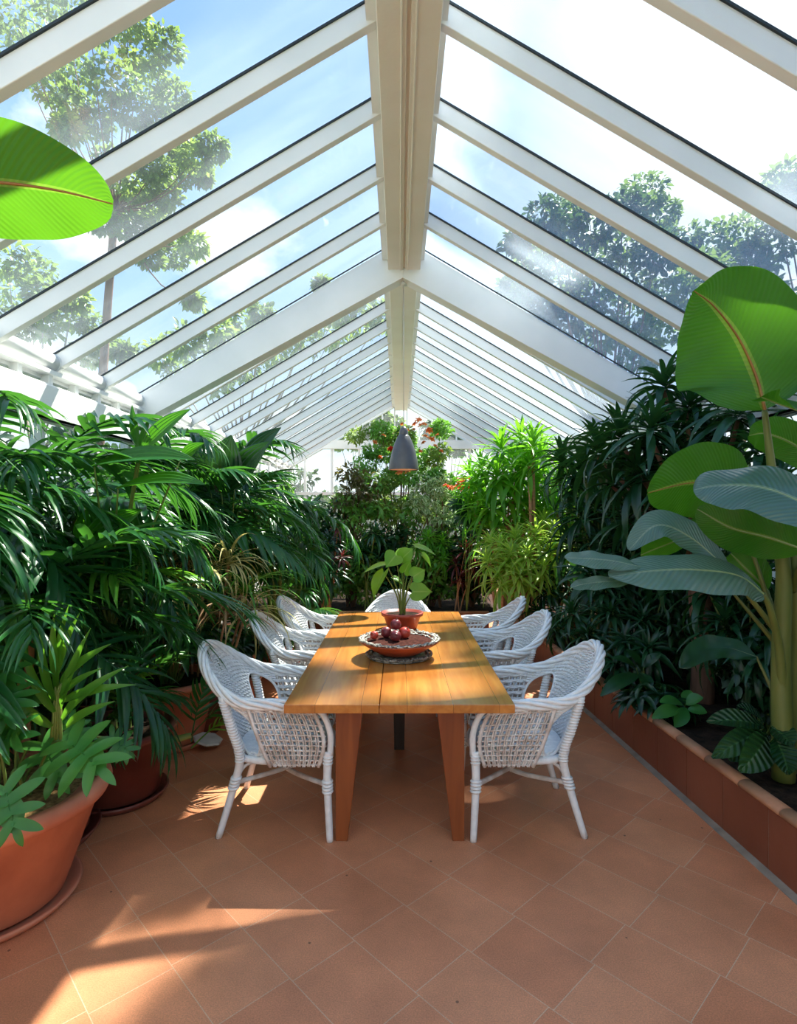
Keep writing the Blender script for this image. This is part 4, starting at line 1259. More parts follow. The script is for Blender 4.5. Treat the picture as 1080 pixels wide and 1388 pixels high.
# right: dark multi-caned bushes further back along the bed
caned('lady_palm', 'dark narrow-leaved bush between the lime bush and the thick-trunked tree', 'shrub', (1.98, 5.55, .27), tips_at([(790, 700, 5.6), (820, 740, 5.4), (850, 760, 5.3), (780, 660, 5.9), (810, 690, 5.7), (840, 640, 5.8), (775, 740, 5.8), (860, 700, 5.5), (800, 780, 5.2), (765, 625, 6.2), (880, 770, 5.3), (830, 800, 5.2), (790, 640, 6.0)], (1.98, 5.55, .27)), hd_rh, M['cane_green'], .012, .95, base_spread=.12)
caned('lady_palm', 'dark bush low in the right bed behind the nearest right chair', 'shrub', (1.98, 4.9, .27), tips_at([(780, 830, 5.0), (830, 830, 4.8), (870, 840, 4.7), (800, 860, 4.8), (850, 870, 4.6), (755, 850, 5.1), (900, 800, 4.8), (880, 880, 4.5), (820, 800, 5.0), (930, 850, 4.7), (790, 890, 4.75), (840, 900, 4.6)], (1.98, 4.9, .27)), hd_rh, M['cane_green'], .009, .60, base_spread=.15)
caned('lady_palm', 'dark bush in the right bed beyond the farthest right chair', 'shrub', (1.85, 6.3, .27), tips_at([(745, 800, 6.2), (760, 770, 6.3), (780, 800, 6.1), (735, 830, 6.2), (800, 770, 6.1), (760, 840, 6.0), (720, 820, 6.5)], (1.85, 6.3, .27)), hd_rh, M['cane_green'], .009, .65, base_spread=.15)
caned('lady_palm', 'dark leafy bush at the right picture edge behind the banana stems', 'shrub', (2.42, 3.7, .27), tips_at([(1040, 720, 3.8), (1070, 760, 3.7), (1010, 780, 3.8), (1050, 830, 3.7), (990, 850, 3.8), (1030, 890, 3.6), (1075, 880, 3.6), (960, 800, 4.0), (1060, 660, 4.0), (1080, 700, 3.8)], (2.42, 3.7, .27)), hd_rh, M['cane_green'], .010, .75, base_spread=.12)
# back right: tall bright green cordyline clump
o0 = (1.45, 7.6, .27)
pts = [(705, 600, 7.4), (680, 615, 7.5), (655, 640, 7.5), (730, 625, 7.4), (650, 665, 7.5), (675, 650, 7.2), (700, 640, 7.2), (690, 680, 7.3), (665, 690, 7.3), (640, 690, 7.6), (725, 660, 7.4), (710, 690, 7.4), (720, 600, 7.9), (640, 650, 7.8), (670, 720, 7.4), (735, 690, 7.6)]
caned('cordyline', 'tall bright green strap-leaved clump catching the sun at the back right', 'shrub', o0, tips_at(pts, o0), hd_co, M['cane'], .022, 1.3, base_spread=.15)
caned('cordyline', 'single thin-trunked plant with one green leaf crown right of the tall bright clump', 'shrub', (1.62, 6.9, .27), tips_at([(717, 632, 6.9), (722, 610, 6.95)], (1.62, 6.9, .27)), hd_co, M['cane'], .03, 1.1, base_spread=.01)
caned('cordyline', 'light green clump behind the dark bushes left of the thick-trunked tree', 'shrub', (2.1, 7.0, .27), tips_at([(760, 650, 7.0), (745, 665, 7.0), (775, 670, 6.9), (755, 690, 6.9), (790, 690, 6.8), (735, 700, 7.1), (770, 710, 6.8)], (2.1, 7.0, .27)), hd_co, M['cane'], .015, .7, base_spread=.15)
# lime dracaena
o0 = (1.50, 6.55, .27)
pts = [(748, 722, 6.5), (725, 730, 6.4), (700, 735, 6.5), (680, 745, 6.5), (665, 765, 6.4), (690, 770, 6.3), (715, 755, 6.2), (745, 750, 6.3), (735, 775, 6.2), (705, 785, 6.2), (680, 790, 6.3), (760, 765, 6.5), (755, 740, 6.7), (720, 790, 6.3), (695, 755, 6.3), (668, 740, 6.7), (735, 710, 6.8), (750, 790, 6.4)]
caned('dracaena', 'low lime-green bush with striped narrow leaves on reddish canes behind the right chairs', 'shrub', o0, tips_at(pts, o0), hd_li, M['cane'], .016, 1.25, base_spread=.08)
# maroon cordyline
o0 = (.85, 8.3, .27)
caned('cordyline', 'small maroon-leaved plant behind the right end of the far planter wall', 'shrub', o0, tips_at([(630, 748, 8.2), (618, 765, 8.2), (642, 770, 8.1), (625, 785, 8.2)], o0), hd_re, M['cane'], .012, .9)
o0 = (.33, 8.5, .27)
caned('dracaena', 'fresh green leaf whorls just behind the table plant', 'shrub', o0, tips_at([(580, 728, 8.3), (565, 740, 8.3), (598, 735, 8.4), (575, 755, 8.3), (600, 760, 8.3)], o0), hd_co, M['cane_green'], .012, .62)
o0 = (-.45, 8.4, .27)
caned('dracaena', 'dark plant with a starry leaf whorl behind the far chair', 'shrub', o0, tips_at([(508, 722, 8.3), (490, 745, 8.3), (525, 750, 8.4)], o0), hd_rh, M['cane_green'], .014, .62)
o0 = (-1.02, 7.9, .0)
caned('bromeliad', 'plant with red and withered brown hanging leaves left of the far planter', 'shrub', o0, tips_at([(458, 715, 7.7), (445, 735, 7.7), (462, 755, 7.6), (448, 775, 7.6), (436, 800, 7.7)], o0), [hd_re[0], hd_rh[0]], M['cane'], .014, .75)


# ------------------------------------------------------------------ leafy shrubs
def leafcloud(clumps, per, proto, size, r, out=.6, flat=.75):
    """leaves spread over rounded clumps; clumps are (x, y, z, radius)"""
    c = np.array([q[:3] for q in clumps]); rad = np.array([q[3] for q in clumps])
    n = per * len(c); idx = np.repeat(np.arange(len(c)), per)
    d = r.normal(size=(n, 3)); d /= np.linalg.norm(d, axis=1, keepdims=True)
    rr = rad[idx] * r.uniform(.35, 1.0, n) ** .6
    T = c[idx] + d * rr[:, None] * np.array([1, 1, flat])
    D = d * out + r.normal(size=(n, 3)) * .55; D[:, 2] -= .15
    U = d * .6 + np.array([0, 0, 1.0]) + r.normal(size=(n, 3)) * .35
    return T, frames(D, U), size * r.uniform(.6, 1.25, n)


def shrub_mesh(name, mat, clumps, per, size, ratio=.45, seed=0, droop=.4, prof='oval'):
    r = np.random.default_rng(seed)
    T, R, S = leafcloud(clumps, per, None, size, r)
    return B().scatter(strap(1, ratio, 4, droop, .18, prof), R, T, S).mesh(name, mat)


def rnd_clumps(n, cx, cy, cz, rx, ry, rz, rad, seed):
    r = np.random.default_rng(seed); out = []
    while len(out) < n:
        p = r.uniform(-1, 1, 3)
        if (p ** 2).sum() < 1: out.append((cx + p[0] * rx, cy + p[1] * ry, cz + p[2] * rz, rad * r.uniform(.7, 1.25)))
    return out


def branches(t, clumps, mat, r0=.012, base=(0, 0, 0), every=1):
    b = B()
    for c in clumps[::every]:
        b.tube(smoothpath([base, (c[0] * .35 + base[0] * .5, c[1] * .35 + base[1] * .5, base[2] + (c[2] - base[2]) * .5), c[:3]], 7), np.linspace(r0 * 1.5, r0 * .5, 7), 5, cap=False)
    return b.build('branches', mat, t)


# dense dark fill behind the palms, the far planter and the right bed
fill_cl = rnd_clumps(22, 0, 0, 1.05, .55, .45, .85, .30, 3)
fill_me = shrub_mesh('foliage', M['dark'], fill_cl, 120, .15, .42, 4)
fb = B()
for c in fill_cl:
    fb.tube(smoothpath([(0, 0, -.05), (c[0] * .3, c[1] * .3, c[2] * .5), c[:3]], 6), .012, 5, cap=False)
fill_br = fb.mesh('branches', M['bark'])
def fill(label, x, y, z, sc, rz, group, me=fill_me, name='leafy_shrub'):
    t = thing(name, label, 'shrub', (x, y, z), rz, group)
    for nm, m_ in (('foliage', me), ('branches', fill_br)):
        link(nm, m_, t)
    t.scale = sc
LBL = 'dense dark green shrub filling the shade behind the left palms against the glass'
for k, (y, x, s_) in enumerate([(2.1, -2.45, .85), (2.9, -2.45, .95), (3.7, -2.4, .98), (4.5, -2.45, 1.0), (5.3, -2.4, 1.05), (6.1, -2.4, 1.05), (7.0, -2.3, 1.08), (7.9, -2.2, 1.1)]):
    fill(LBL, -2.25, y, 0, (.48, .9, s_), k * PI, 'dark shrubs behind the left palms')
LBL = 'dense dark green shrub in the far bed under the flowering bush'
fill_bm = shrub_mesh('foliage', M['shrub'], rnd_clumps(22, 0, 0, 1.05, .55, .45, .85, .30, 8), 150, .12, .42, 9)
for k, (x, y, s_) in enumerate([(-1.9, 8.8, 1.0), (-1.25, 8.9, .9), (-.7, 8.75, .72), (-.1, 8.75, .68), (.5, 8.8, .66), (1.1, 8.75, .75), (1.9, 8.6, .95), (2.2, 7.9, 1.05)]):
    fill(LBL if k not in (0, 7) else LBL.replace('under the flowering bush', 'left of the flowering bush' if k == 0 else 'behind the tall bright clump'), x, y, .24, (.8, .9, s_), k * .9, 'dark shrubs in the far bed', me=fill_me if k % 2 else fill_bm)
LBL = 'dark leafy shrub against the right glass wall, behind the bed plants'
for k, (x, y, s_) in enumerate([(2.5, 2.5, .55), (2.5, 3.6, .62), (2.52, 4.5, .80), (2.5, 5.3, .9), (2.45, 6.2, 1.0), (2.4, 7.1, 1.05)]):
    fill(LBL, 2.38, y, .24, (.42, .9, s_), 0, 'dark shrubs against the right wall')

# flowering bush at the centre of the far bed
o0 = np.array([.02, 9.3, .25])
cl = []
r = np.random.default_rng(21)
for k in range(70):
    z = r.uniform(.9, 2.85); w = .98 - .22 * max(z - 1.9, 0) * 1.2 - .25 * max(1.1 - z, 0)
    a = r.uniform(0, 2 * PI); q = math.sqrt(r.random())
    cl.append((w * q * math.sin(a), .7 * w * q * math.cos(a), z, r.uniform(.13, .22)))
t = thing('flowering_bush', 'tall loose bush with orange blossoms and small leaves in the centre of the far bed', 'shrub', tuple(o0))
B_ = link('foliage', shrub_mesh('foliage', M['shrub'], cl[:44], 260, .068, .5, 22), t)
link('foliage', shrub_mesh('foliage', M['tree_light'], cl[36:], 230, .068, .5, 23), t)
branches(t, cl, M['bark'], .010, every=2)
def blossom(mat, name='blossom', n=9, L_=.06):
    rr = np.random.default_rng(3); az = np.arange(n) * 2.4; el = rr.uniform(-.1, 1.0, n)
    return B().scatter(strap(1, .7, 5, .6, .25, 'oval'), frames(dirs(az, el), (0, 0, 1)), np.zeros((n, 3)), np.full(n, L_)).mesh(name, mat)
blo, blr = blossom(M['petal_orange']), blossom(M['petal_red'])
for k, (x, y, Y, s_) in enumerate([(567, 570, 8.9, 1.1), (570, 577, 8.9, 1), (562, 575, 8.95, .9), (582, 584, 8.9, 1.1), (585, 596, 8.85, 1), (577, 592, 8.9, 1), (551, 585, 8.9, 1.2), (548, 592, 8.9, 1), (536, 587, 8.95, .8), (530, 609, 8.7, 1.0), (508, 600, 8.8, .8), (590, 605, 8.8, .8), (575, 575, 8.9, .8), (560, 583, 8.9, .7), (592, 590, 8.85, .7), (545, 575, 8.9, .6), (570, 612, 8.7, .6), (556, 600, 8.75, .7),
                                  (546, 636, 8.6, 1.3), (541, 641, 8.6, 1.1), (552, 640, 8.6, .9), (574, 600, 8.8, .7), (515, 620, 8.8, .7), (598, 612, 8.8, .7), (520, 590, 8.9, .7)]):
    place('blossom', blo if k != 9 else blr, t, P(x, y, Y) - o0, k, .4, 0, s_ * 1.05)
o0 = np.array([.98, 8.9, .25])
t = thing('flowering_bush', 'small plant with red and orange flowers between the bush and the bright clump', 'shrub', tuple(o0))
cl = [(P(x, y, 8.7) - o0).tolist() + [.12] for x, y in [(620, 650), (632, 660), (645, 655), (625, 675), (640, 680), (650, 670)]]
link('foliage', shrub_mesh('foliage', M['cordy'], cl, 60, .10, .4, 25), t); branches(t, cl, M['bark'], .008)
for k, (x, y, s_) in enumerate([(625, 652, 1.2), (632, 650, 1.1), (630, 662, 1.3), (622, 660, 1.1), (636, 660, 1.0), (606, 660, 1.1), (612, 662, 1.0)]):
    place('blossom', blr if k % 3 else blo, t, P(x, y, 8.45) - o0, k, .4, 0, s_ * 1.15)
# variegated bush
o0 = np.array([.62, 8.7, .25])
t = thing('variegated_bush', 'bush of pale-edged speckled leaves right of the lamp above the table plant', 'shrub', tuple(o0))
cl = [(P(x, y, 8.7) - o0).tolist() + [.16] for x, y in [(575, 655), (590, 665), (600, 680), (575, 685), (560, 690), (590, 700), (610, 700), (570, 670), (600, 655)]]
link('foliage', shrub_mesh('foliage', M['variegated'], cl, 100, .095, .5, 27), t); branches(t, cl, M['bark'], .010)
o0 = np.array([-.80, 8.8, .25])
t = thing('leafy_shrub', 'bush of mixed green and brownish small leaves left of the lamp', 'shrub', tuple(o0))
cl = [(P(x, y, 8.6) - o0).tolist() + [.18] for x, y in [(470, 640), (490, 650), (480, 665), (500, 670), (465, 680), (490, 690), (515, 690), (475, 700), (510, 655)]]
link('foliage', shrub_mesh('foliage', M['shrub_brown'], cl[:5], 90, .10, .4, 28), t); link('foliage', shrub_mesh('foliage', M['shrub'], cl[4:], 90, .10, .4, 29), t); branches(t, cl, M['bark'], .010)
# split-leaf plant under the bright clump
o0 = np.array([.95, 7.9, .0])
t = thing('lobed_leaf_plant', 'dark split-leaf plant hanging below the tall bright green clump', 'shrub', (o0[0], 8.15, .27)); o0 = np.array(t.location)
for k, (a, c) in enumerate([((640, 688), (618, 712)), ((640, 690), (635, 722)), ((645, 688), (660, 712)), ((630, 680), (605, 690)), ((650, 700), (650, 735))]):
    lobed_leaf(t, o0, o0 + np.array([0, 0, 0.]), P(*a, 7.75), P(*c, 7.6), (0, -1, .6), xd)
# low plants in the front of the right bed
t = fingered('low dark leafy plant at the planter edge behind the nearest right chair', (1.80, 4.05, .28), 16, .22, .20, (fg,), None, sc=.7, name='low_plant')
def ovate(L_, W_): return strap(L_, W_, 8, .9, .12, 'oval', cols=5)
M['ovate'] = leafmat('ribbed_leaf', (.010, .050, .014), (.030, .095, .022), (.1, .3, .03), .22, .34, rib=(.05, .14, .04), veins=.9, vfreq=9)
def lowplant(label, loc, leaves, mat):
    t = thing('low_plant', label, 'plant', loc); o_ = np.array(loc)
    for (a, c, Ya, Yb, w, up) in leaves:
        leaf_between(t, o_, P(*a, Ya), P(*c, Yb), up, w, mat, 'oval', .7, stemfrom=o_ + np.array([0, 0, 0.0]), stemr=.004)
    return t
lowplant('low ribbed-leaf plant spilling over the planter wall at the right', (1.98, 3.25, .29), [
    ((1035, 985), (960, 975), 3.15, 3.1, .13, (0, -.6, 1)), ((1030, 990), (968, 1025), 3.1, 2.95, .12, (.2, -.8, .8)), ((1040, 995), (1005, 1045), 3.05, 2.9, .16, (.3, -.9, .6)), ((1045, 985), (1075, 1010), 3.0, 2.9, .14, (0, -.7, .9)),
    ((1035, 980), (1000, 955), 3.3, 3.3, .10, (0, -.4, 1)), ((1050, 1000), (1070, 1050), 2.95, 2.85, .14, (0, -.9, .7)), ((1020, 1000), (990, 1030), 3.1, 3.0, .12, (.2, -.8, .8))], M['ovate'])
lowplant('small bright-leaved seedling at the planter edge in the right bed', (1.93, 3.95, .29), [
    ((925, 955), (895, 950), 3.85, 3.8, .09, (0, -.5, 1)), ((930, 955), (952, 945), 3.85, 3.8, .10, (0, -.5, 1)), ((928, 955), (935, 935), 3.9, 3.95, .08, (0, -.5, 1)), ((920, 960), (885, 972), 3.8, 3.7, .09, (0, -.7, .8)), ((930, 960), (915, 985), 3.8, 3.7, .09, (0, -.9, .6)), ((932, 962), (958, 965), 3.8, 3.75, .08, (0, -.7, .9))], M['xanadu'])
lowplant('long-leaved plant drooping over the planter wall beside the nearest right chair', (1.84, 4.3, .29), [
    ((865, 915), (815, 940), 4.2, 4.0, .11, (-.2, -.7, .9)), ((870, 910), (850, 880), 4.3, 4.3, .10, (0, -.5, 1)), ((868, 912), (880, 935), 4.2, 4.05, .10, (.1, -.8, .8)), ((872, 905), (895, 885), 4.3, 4.3, .08, (0, -.5, 1)), ((862, 905), (830, 890), 4.3, 4.3, .08, (0, -.5, 1))], M['dark'])


# ------------------------------------------------------------------ banana plants
def bigleaf(parent, org, mid, up, W_, mat, prof='paddle', fold=.12, ripple=.006, tears=(), n=34, rib='rib_pale', stem=None, stem_r=.014, wave=3, label=None, seed=0, pw=.82, pe=.55, droop=0.0, name='leaf'):
    """broad paddle leaf round a curved midrib given in world space"""
    r = np.random.default_rng(seed)
    c = smoothpath(mid, n) - org
    t_ = np.gradient(c, axis=0); t_ /= np.linalg.norm(t_, axis=1, keepdims=True)
    ups = np.asarray(up, float)
    if ups.ndim == 1: ups = np.tile(ups, (n, 1))
    else: ups = smoothpath(ups, n)
    R = frames(t_, ups)
    s = np.linspace(0, 1, n)
    w = W_ * np.maximum(np.sin(PI * np.clip(s * .985 + .012, 0, 1) ** pw) ** pe, .02)
    m = 17; cs = np.linspace(-1, 1, m)
    Pn = np.zeros((n, m, 3)); UV = np.zeros((n, m, 2))
    for j, cc in enumerate(cs):
        aj = abs(cc)
        lat = cc * w / 2
        zz = aj * w * fold - droop * w * aj ** 2 + ripple * aj * np.sin(wave * 2 * PI * s + cc * 2.5 + seed) + ripple * .5 * aj * np.sin(17 * s + seed * 2)
        Pn[:, j] = c + R[:, :, 0] * lat[:, None] + R[:, :, 2] * zz[:, None] + R[:, :, 1] * (aj * w * .10)[:, None]
        UV[:, j, 0] = s; UV[:, j, 1] = .5 + cc / 2
    skip = np.zeros((n - 1, m - 1), bool)
    for (st, sd, dep) in tears:
        k = int(st * (n - 1)); js = range(0, int((m - 1) / 2 * dep)) if sd < 0 else range(m - 1 - int((m - 1) / 2 * dep), m - 1)
        for j in js: skip[k, j] = True
    lf = B().grid(Pn, UV, skip).build(name, mat, parent)
    if label: lf['label'] = label
    B().tube(c - R[:, :, 2] * .003, np.linspace(stem_r * .55, .002, n), 6, cap=False).build('midrib', M[rib], lf)
    if stem is not None:
        p = smoothpath([np.asarray(q, float) - org for q in stem] + [c[0]], 20)
        B().tube(p, np.linspace(stem_r * 1.9, stem_r * .85, 20), 8).build('leaf_stalk', M['banana_stem'], parent)
    return lf


o0 = np.array([2.03, 3.0, .28])
t = thing('banana_plant', 'large banana plant with huge paddle leaves in the right foreground of the bed', 'plant', tuple(o0))
# stems
for pts_, r0, r1 in (([P(1062, 1010, 3.0), P(1058, 900, 3.0), P(1062, 780, 2.95), P(1052, 700, 2.9)], .055, .026), ([P(1082, 1000, 3.05), P(1082, 870, 3.05), P(1074, 740, 3.0)], .045, .024)):
    pts_[0] = pts_[0] - np.array([0, 0, .18])
    B().tube(smoothpath([q - o0 for q in pts_], 20), np.linspace(r0, r1, 20), 12).build('pseudostem', M['banana_stem'], t)
top = P(1052, 705, 2.9)
# A: huge upright backlit leaf
bigleaf(t, o0, [P(1036, 556, 2.85), P(1024, 510, 2.85), P(1000, 458, 2.82), P(968, 416, 2.76), P(940, 394, 2.72)], [(-.25, .93, .3), (-.15, .95, .3), (0, .9, .5)], .78, M['banana'], fold=.06, rib='rib_orange', stem=[top, P(1046, 640, 2.88)], stem_r=.016, tears=(), label='huge upright leaf glowing in the sun', seed=1, ripple=.008, droop=.05, pw=.52, pe=.78)
# B: medium upright leaf behind
bigleaf(t, o0, [P(1010, 668, 3.05), P(975, 655, 3.05), P(930, 655, 3.05), P(878, 668, 3.0)], [(.1, .95, .25), (.1, .9, .4)], .42, M['banana'], fold=.05, rib='rib_orange', stem=[P(1058, 780, 3.0), P(1045, 700, 3.05)], stem_r=.011, seed=2, ripple=.008)
# C: leaf at the right edge, seen from above, with the painted grey-blue sheen
bigleaf(t, o0, [P(1150, 720, 2.35), P(1085, 680, 2.45), P(1030, 660, 2.55), P(975, 658, 2.65), P(940, 664, 2.7)], [(-.15, -.75, .75), (-.1, -.6, .8)], .36, M['banana_sheen'], fold=.05, rib='rib_pale', stem=[P(1078, 790, 2.98), P(1125, 745, 2.7)], stem_r=.012, seed=3, ripple=.006, droop=.08)
# D: dark underside below C
bigleaf(t, o0, [P(1090, 745, 2.75), P(1040, 728, 2.8), P(990, 715, 2.85), P(945, 690, 2.9)], [(0, .85, .4), (0, .8, .5)], .26, M['banana'], fold=.05, stem=[P(1074, 800, 3.0)], stem_r=.010, seed=4)
# E: long level leaf reaching left, its end split into two lobes
le = bigleaf(t, o0, [P(1035, 805, 2.85), P(1000, 780, 2.76), P(940, 772, 2.64), P(880, 774, 2.54), P(826, 782, 2.46)], [(0, -.75, .7), (0, -.62, .8), (0, -.5, .85)], .27, M['banana_sheen'], fold=.0, rib='rib_pale', stem=[P(1062, 960, 3.0), P(1056, 880, 2.95), P(1045, 830, 2.88)], stem_r=.014, seed=5, ripple=.005, droop=.08)
bigleaf(t, o0, [P(868, 768, 2.56), P(830, 760, 2.50), P(795, 757, 2.45), P(766, 756, 2.42)], [(0, -.72, .72), (0, -.6, .8)], .11, M['banana_sheen'], fold=.0, seed=15, ripple=.004, droop=.05, stem_r=.006, pw=1.0, name='leaf_lobe')
bigleaf(t, o0, [P(860, 786, 2.52), P(825, 788, 2.48), P(795, 791, 2.45), P(774, 796, 2.42)], [(0, -.72, .72), (0, -.6, .8)], .075, M['banana_sheen'], fold=.0, seed=16, ripple=.003, droop=.05, stem_r=.005, pw=1.0, name='leaf_lobe')
# F: folded leaves in the middle
bigleaf(t, o0, [P(985, 770, 2.95), P(935, 728, 2.95), P(890, 712, 2.95), P(852, 745, 2.95)], [(0, -.8, .6), (-.3, -.6, .7)], .20, M['banana_sheen'], fold=.05, stem=[P(1055, 860, 3.0)], stem_r=.009, seed=6)
bigleaf(t, o0, [P(960, 700, 3.1), P(925, 728, 3.1), P(885, 745, 3.1), P(868, 752, 3.1)], (0, .9, .4), .14, M['banana'], fold=.05, stem=[P(1055, 860, 3.05), P(1010, 730, 3.1)], stem_r=.007, seed=7)
# G: piece at the right edge
bigleaf(t, o0, [P(1130, 590, 2.6), P(1090, 560, 2.65), P(1050, 545, 2.7), P(1032, 538, 2.7)], [(0, -.7, .8), (0, .3, .9)], .26, M['banana'], fold=.08, stem=[P(1070, 740, 3.0), P(1125, 640, 2.8)], stem_r=.010, seed=8)
bigleaf(t, o0, [P(1120, 640, 3.2), P(1080, 605, 3.2), P(1040, 588, 3.2), P(1015, 590, 3.2)], (0, .9, .5), .22, M['banana'], fold=.05, stem=[P(1074, 760, 3.05), P(1120, 690, 3.15)], stem_r=.009, seed=12)
# H: low dark leaf
bigleaf(t, o0, [P(1025, 890, 3.2), P(985, 878, 3.2), P(950, 882, 3.15), P(922, 905, 3.1)], (0, -.7, .7), .15, M['dark'], fold=.05, stem=[P(1058, 960, 3.1)], stem_r=.007, seed=9)
# I: green leaves behind the stalks
bigleaf(t, o0, [P(1040, 800, 3.15), P(1010, 770, 3.15), P(990, 750, 3.15)], (0, .9, .4), .22, M['banana'], fold=.05, stem=[P(1058, 860, 3.05)], stem_r=.008, seed=10)
bigleaf(t, o0, [P(990, 800, 3.1), P(960, 770, 3.1), P(945, 735, 3.1)], (.2, -.8, .5), .20, M['banana_sheen'], fold=.05, stem=[P(1058, 880, 3.05)], stem_r=.008, seed=11)

# left: banana plant just outside the frame, one leaf reaching in
o0 = np.array([-1.95, 1.55, 0])
t = thing('banana_plant', 'banana plant at the left whose one bright leaf reaches in below the roof', 'potted plant', tuple(o0))
add_pot(t, .28, .2, .36, 'pot')
B().tube(smoothpath([(0, 0, .28), (.02, 0, 1.1), (0, 0, 1.9)], 14), np.linspace(.07, .035, 14), 12).build('pseudostem', M['banana_stem'], t)
bigleaf(t, o0, [P(-190, 262, 1.62), P(-90, 244, 1.64), P(0, 247, 1.66), P(80, 258, 1.68), P(153, 276, 1.70)], [(0, .72, .7), (0, .72, .7)], .33, M['banana'], fold=.04, rib='rib_orange', stem=[o0 + np.array([0, 0, 1.85])], stem_r=.013, seed=13, ripple=.006, wave=3)
bigleaf(t, o0, [(-2.0, 1.4, 2.2), (-2.1, 1.2, 2.5), (-2.15, .8, 2.6), (-2.2, .4, 2.45)], (0, 0, 1), .35, M['banana'], fold=.05, stem=[o0 + np.array([0, 0, 1.85])], seed=14)


# ------------------------------------------------------------------ OUTSIDE: trees and hedges
tree_leaf = strap(1, .5, 4, .4, .15, 'oval')
def tree(label, base, clumps, leafsize, per, mats, trunk_mat, r0=.16, fork=.45, group=None, seed=0, name='tree'):
    t = thing(name, label, 'tree', base, 0, group)
    o_ = np.array(base, float)
    r = np.random.default_rng(seed)
    cl = [(c[0] - o_[0], c[1] - o_[1], c[2] - o_[2], c[3]) for c in clumps]
    cen = np.mean([c[:3] for c in cl], 0); fk = np.array([cen[0] * .6, cen[1] * .6, cen[2] * fork])
    B().tube(smoothpath([(0, 0, -.1), (fk[0] * .3, fk[1] * .3, fk[2] * .5), fk], 10), np.linspace(r0, r0 * .6, 10), 10).build('trunk', trunk_mat, t)
    b = B()
    for c in cl:
        c3 = np.array(c[:3]); mid = fk * .45 + c3 * .55 + np.array([0, 0, -.12 * np.linalg.norm(c3 - fk)])
        b.tube(smoothpath([fk, mid, c3], 8), np.linspace(r0 * .20, r0 * .04, 8), 5, cap=False)
    b.build('branches', trunk_mat, t)
    for k, m_ in enumerate(mats):
        sub = cl[k::len(mats)]
        if not sub: continue
        T, R, S = leafcloud(sub, per, None, leafsize, r)
        B().scatter(tree_leaf, R, T, S).build('foliage', m_, t)
    return t


def px_clumps(lst, Y, jit=.5, seed=0):
    r = np.random.default_rng(seed); out = []
    for x, y, rp in lst:
        yy = Y + r.uniform(-jit, jit); p = P(x, y, yy); out.append((p[0], p[1], p[2], rp * yy / F))
    return out


A = [(20, 20, 45), (60, 50, 40), (120, 15, 38), (25, 75, 42), (175, 20, 30), (85, 5, 40), (95, 90, 30), (190, 70, 30), (225, 60, 24), (150, 105, 34), (205, 110, 30), (235, 130, 25), (100, 140, 26), (70, 120, 26), (175, 150, 26), (130, 165, 24), (90, 175, 20), (215, 165, 22),
     (290, 200, 20), (265, 215, 22), (240, 235, 22), (210, 225, 24), (180, 250, 26), (160, 280, 26), (200, 275, 26), (215, 300, 22), (180, 310, 22), (140, 300, 20), (262, 330, 20), (235, 345, 22), (205, 350, 16), (262, 408, 12), (240, 190, 22), (150, 220, 22), (225, 265, 20), (275, 240, 14)]
tree('tall light green tree outside beyond the left roof panes, its trunk showing', (-6.6, 12.5, -.1), px_clumps(A, 11.5, 1.2, 1), .14, 330, [M['tree'], M['tree_light'], M['tree']], M['bark'], .12, .86, seed=1)
A = [(10, 350, 36), (45, 365, 30), (20, 395, 34), (60, 400, 26), (95, 425, 26), (125, 440, 22), (60, 440, 26), (20, 440, 28), (100, 405, 18), (150, 470, 20), (120, 480, 22), (170, 480, 16)]
tree('bushy green tree low outside the left roof panes near the gutter', (-9.8, 14, -.1), px_clumps(A, 14, 1, 2), .19, 230, [M['tree_light'], M['tree']], M['bark_pale'], .14, seed=2)
A = [(250, 460, 26), (290, 445, 24), (325, 435, 22), (215, 480, 24), (355, 425, 16), (270, 485, 26), (310, 470, 24), (350, 455, 22), (240, 505, 24), (390, 450, 20), (420, 430, 20), (455, 425, 22), (490, 410, 22), (370, 480, 24), (410, 465, 24), (450, 455, 26), (435, 385, 7), (490, 440, 26), (330, 500, 26), (290, 515, 26), (520, 430, 22)]
tree('pale hazy trees far outside beyond the left side of the roof', (-9, 26, -.1), px_clumps(A, 26, 2, 3), .38, 170, [M['tree'], M['tree_light']], M['bark_pale'], .3, seed=3)
A = [(870, 262, 34), (845, 280, 26), (895, 290, 26), (740, 295, 30), (770, 290, 30), (800, 305, 34), (730, 330, 30), (700, 330, 18), (765, 340, 36), (810, 350, 36), (850, 330, 34), (890, 340, 34), (720, 370, 28), (690, 390, 14), (760, 390, 34), (800, 400, 36), (850, 385, 36), (900, 385, 36), (710, 400, 16), (770, 430, 34), (820, 450, 34), (860, 430, 36), (900, 440, 36), (740, 420, 22), (870, 480, 30)]
tree('big leafy tree outside beyond the middle of the right roof slope', (6.2, 15.5, -.1), px_clumps(A, 15, 1.3, 4), .21, 340, [M['tree'], M['tree_dark']], M['bark'], .26, seed=4)
A = [(920, 330, 30), (960, 335, 34), (1000, 320, 36), (1040, 340, 34), (960, 370, 34), (1010, 365, 36), (930, 400, 36), (980, 410, 36), (1040, 400, 30), (1070, 420, 36), (960, 450, 36), (1030, 450, 36)]
tree('leafy tree outside to the right behind the big upright banana leaf', (9.2, 15.0, -.1), px_clumps(A, 14.5, 1.2, 5), .21, 320, [M['tree'], M['tree_dark']], M['bark'], .22, seed=5)
A = [(1060, 245, 26), (1085, 265, 34), (1050, 270, 22), (1110, 240, 36), (1120, 290, 36), (1080, 300, 22), (1140, 330, 36)]
tree('leafy tree outside at the right edge of the picture under the bright sky', (11.5, 14.0, -.1), px_clumps(A, 14, 1.0, 6), .21, 320, [M['tree'], M['tree_dark']], M['bark'], .22, seed=6)
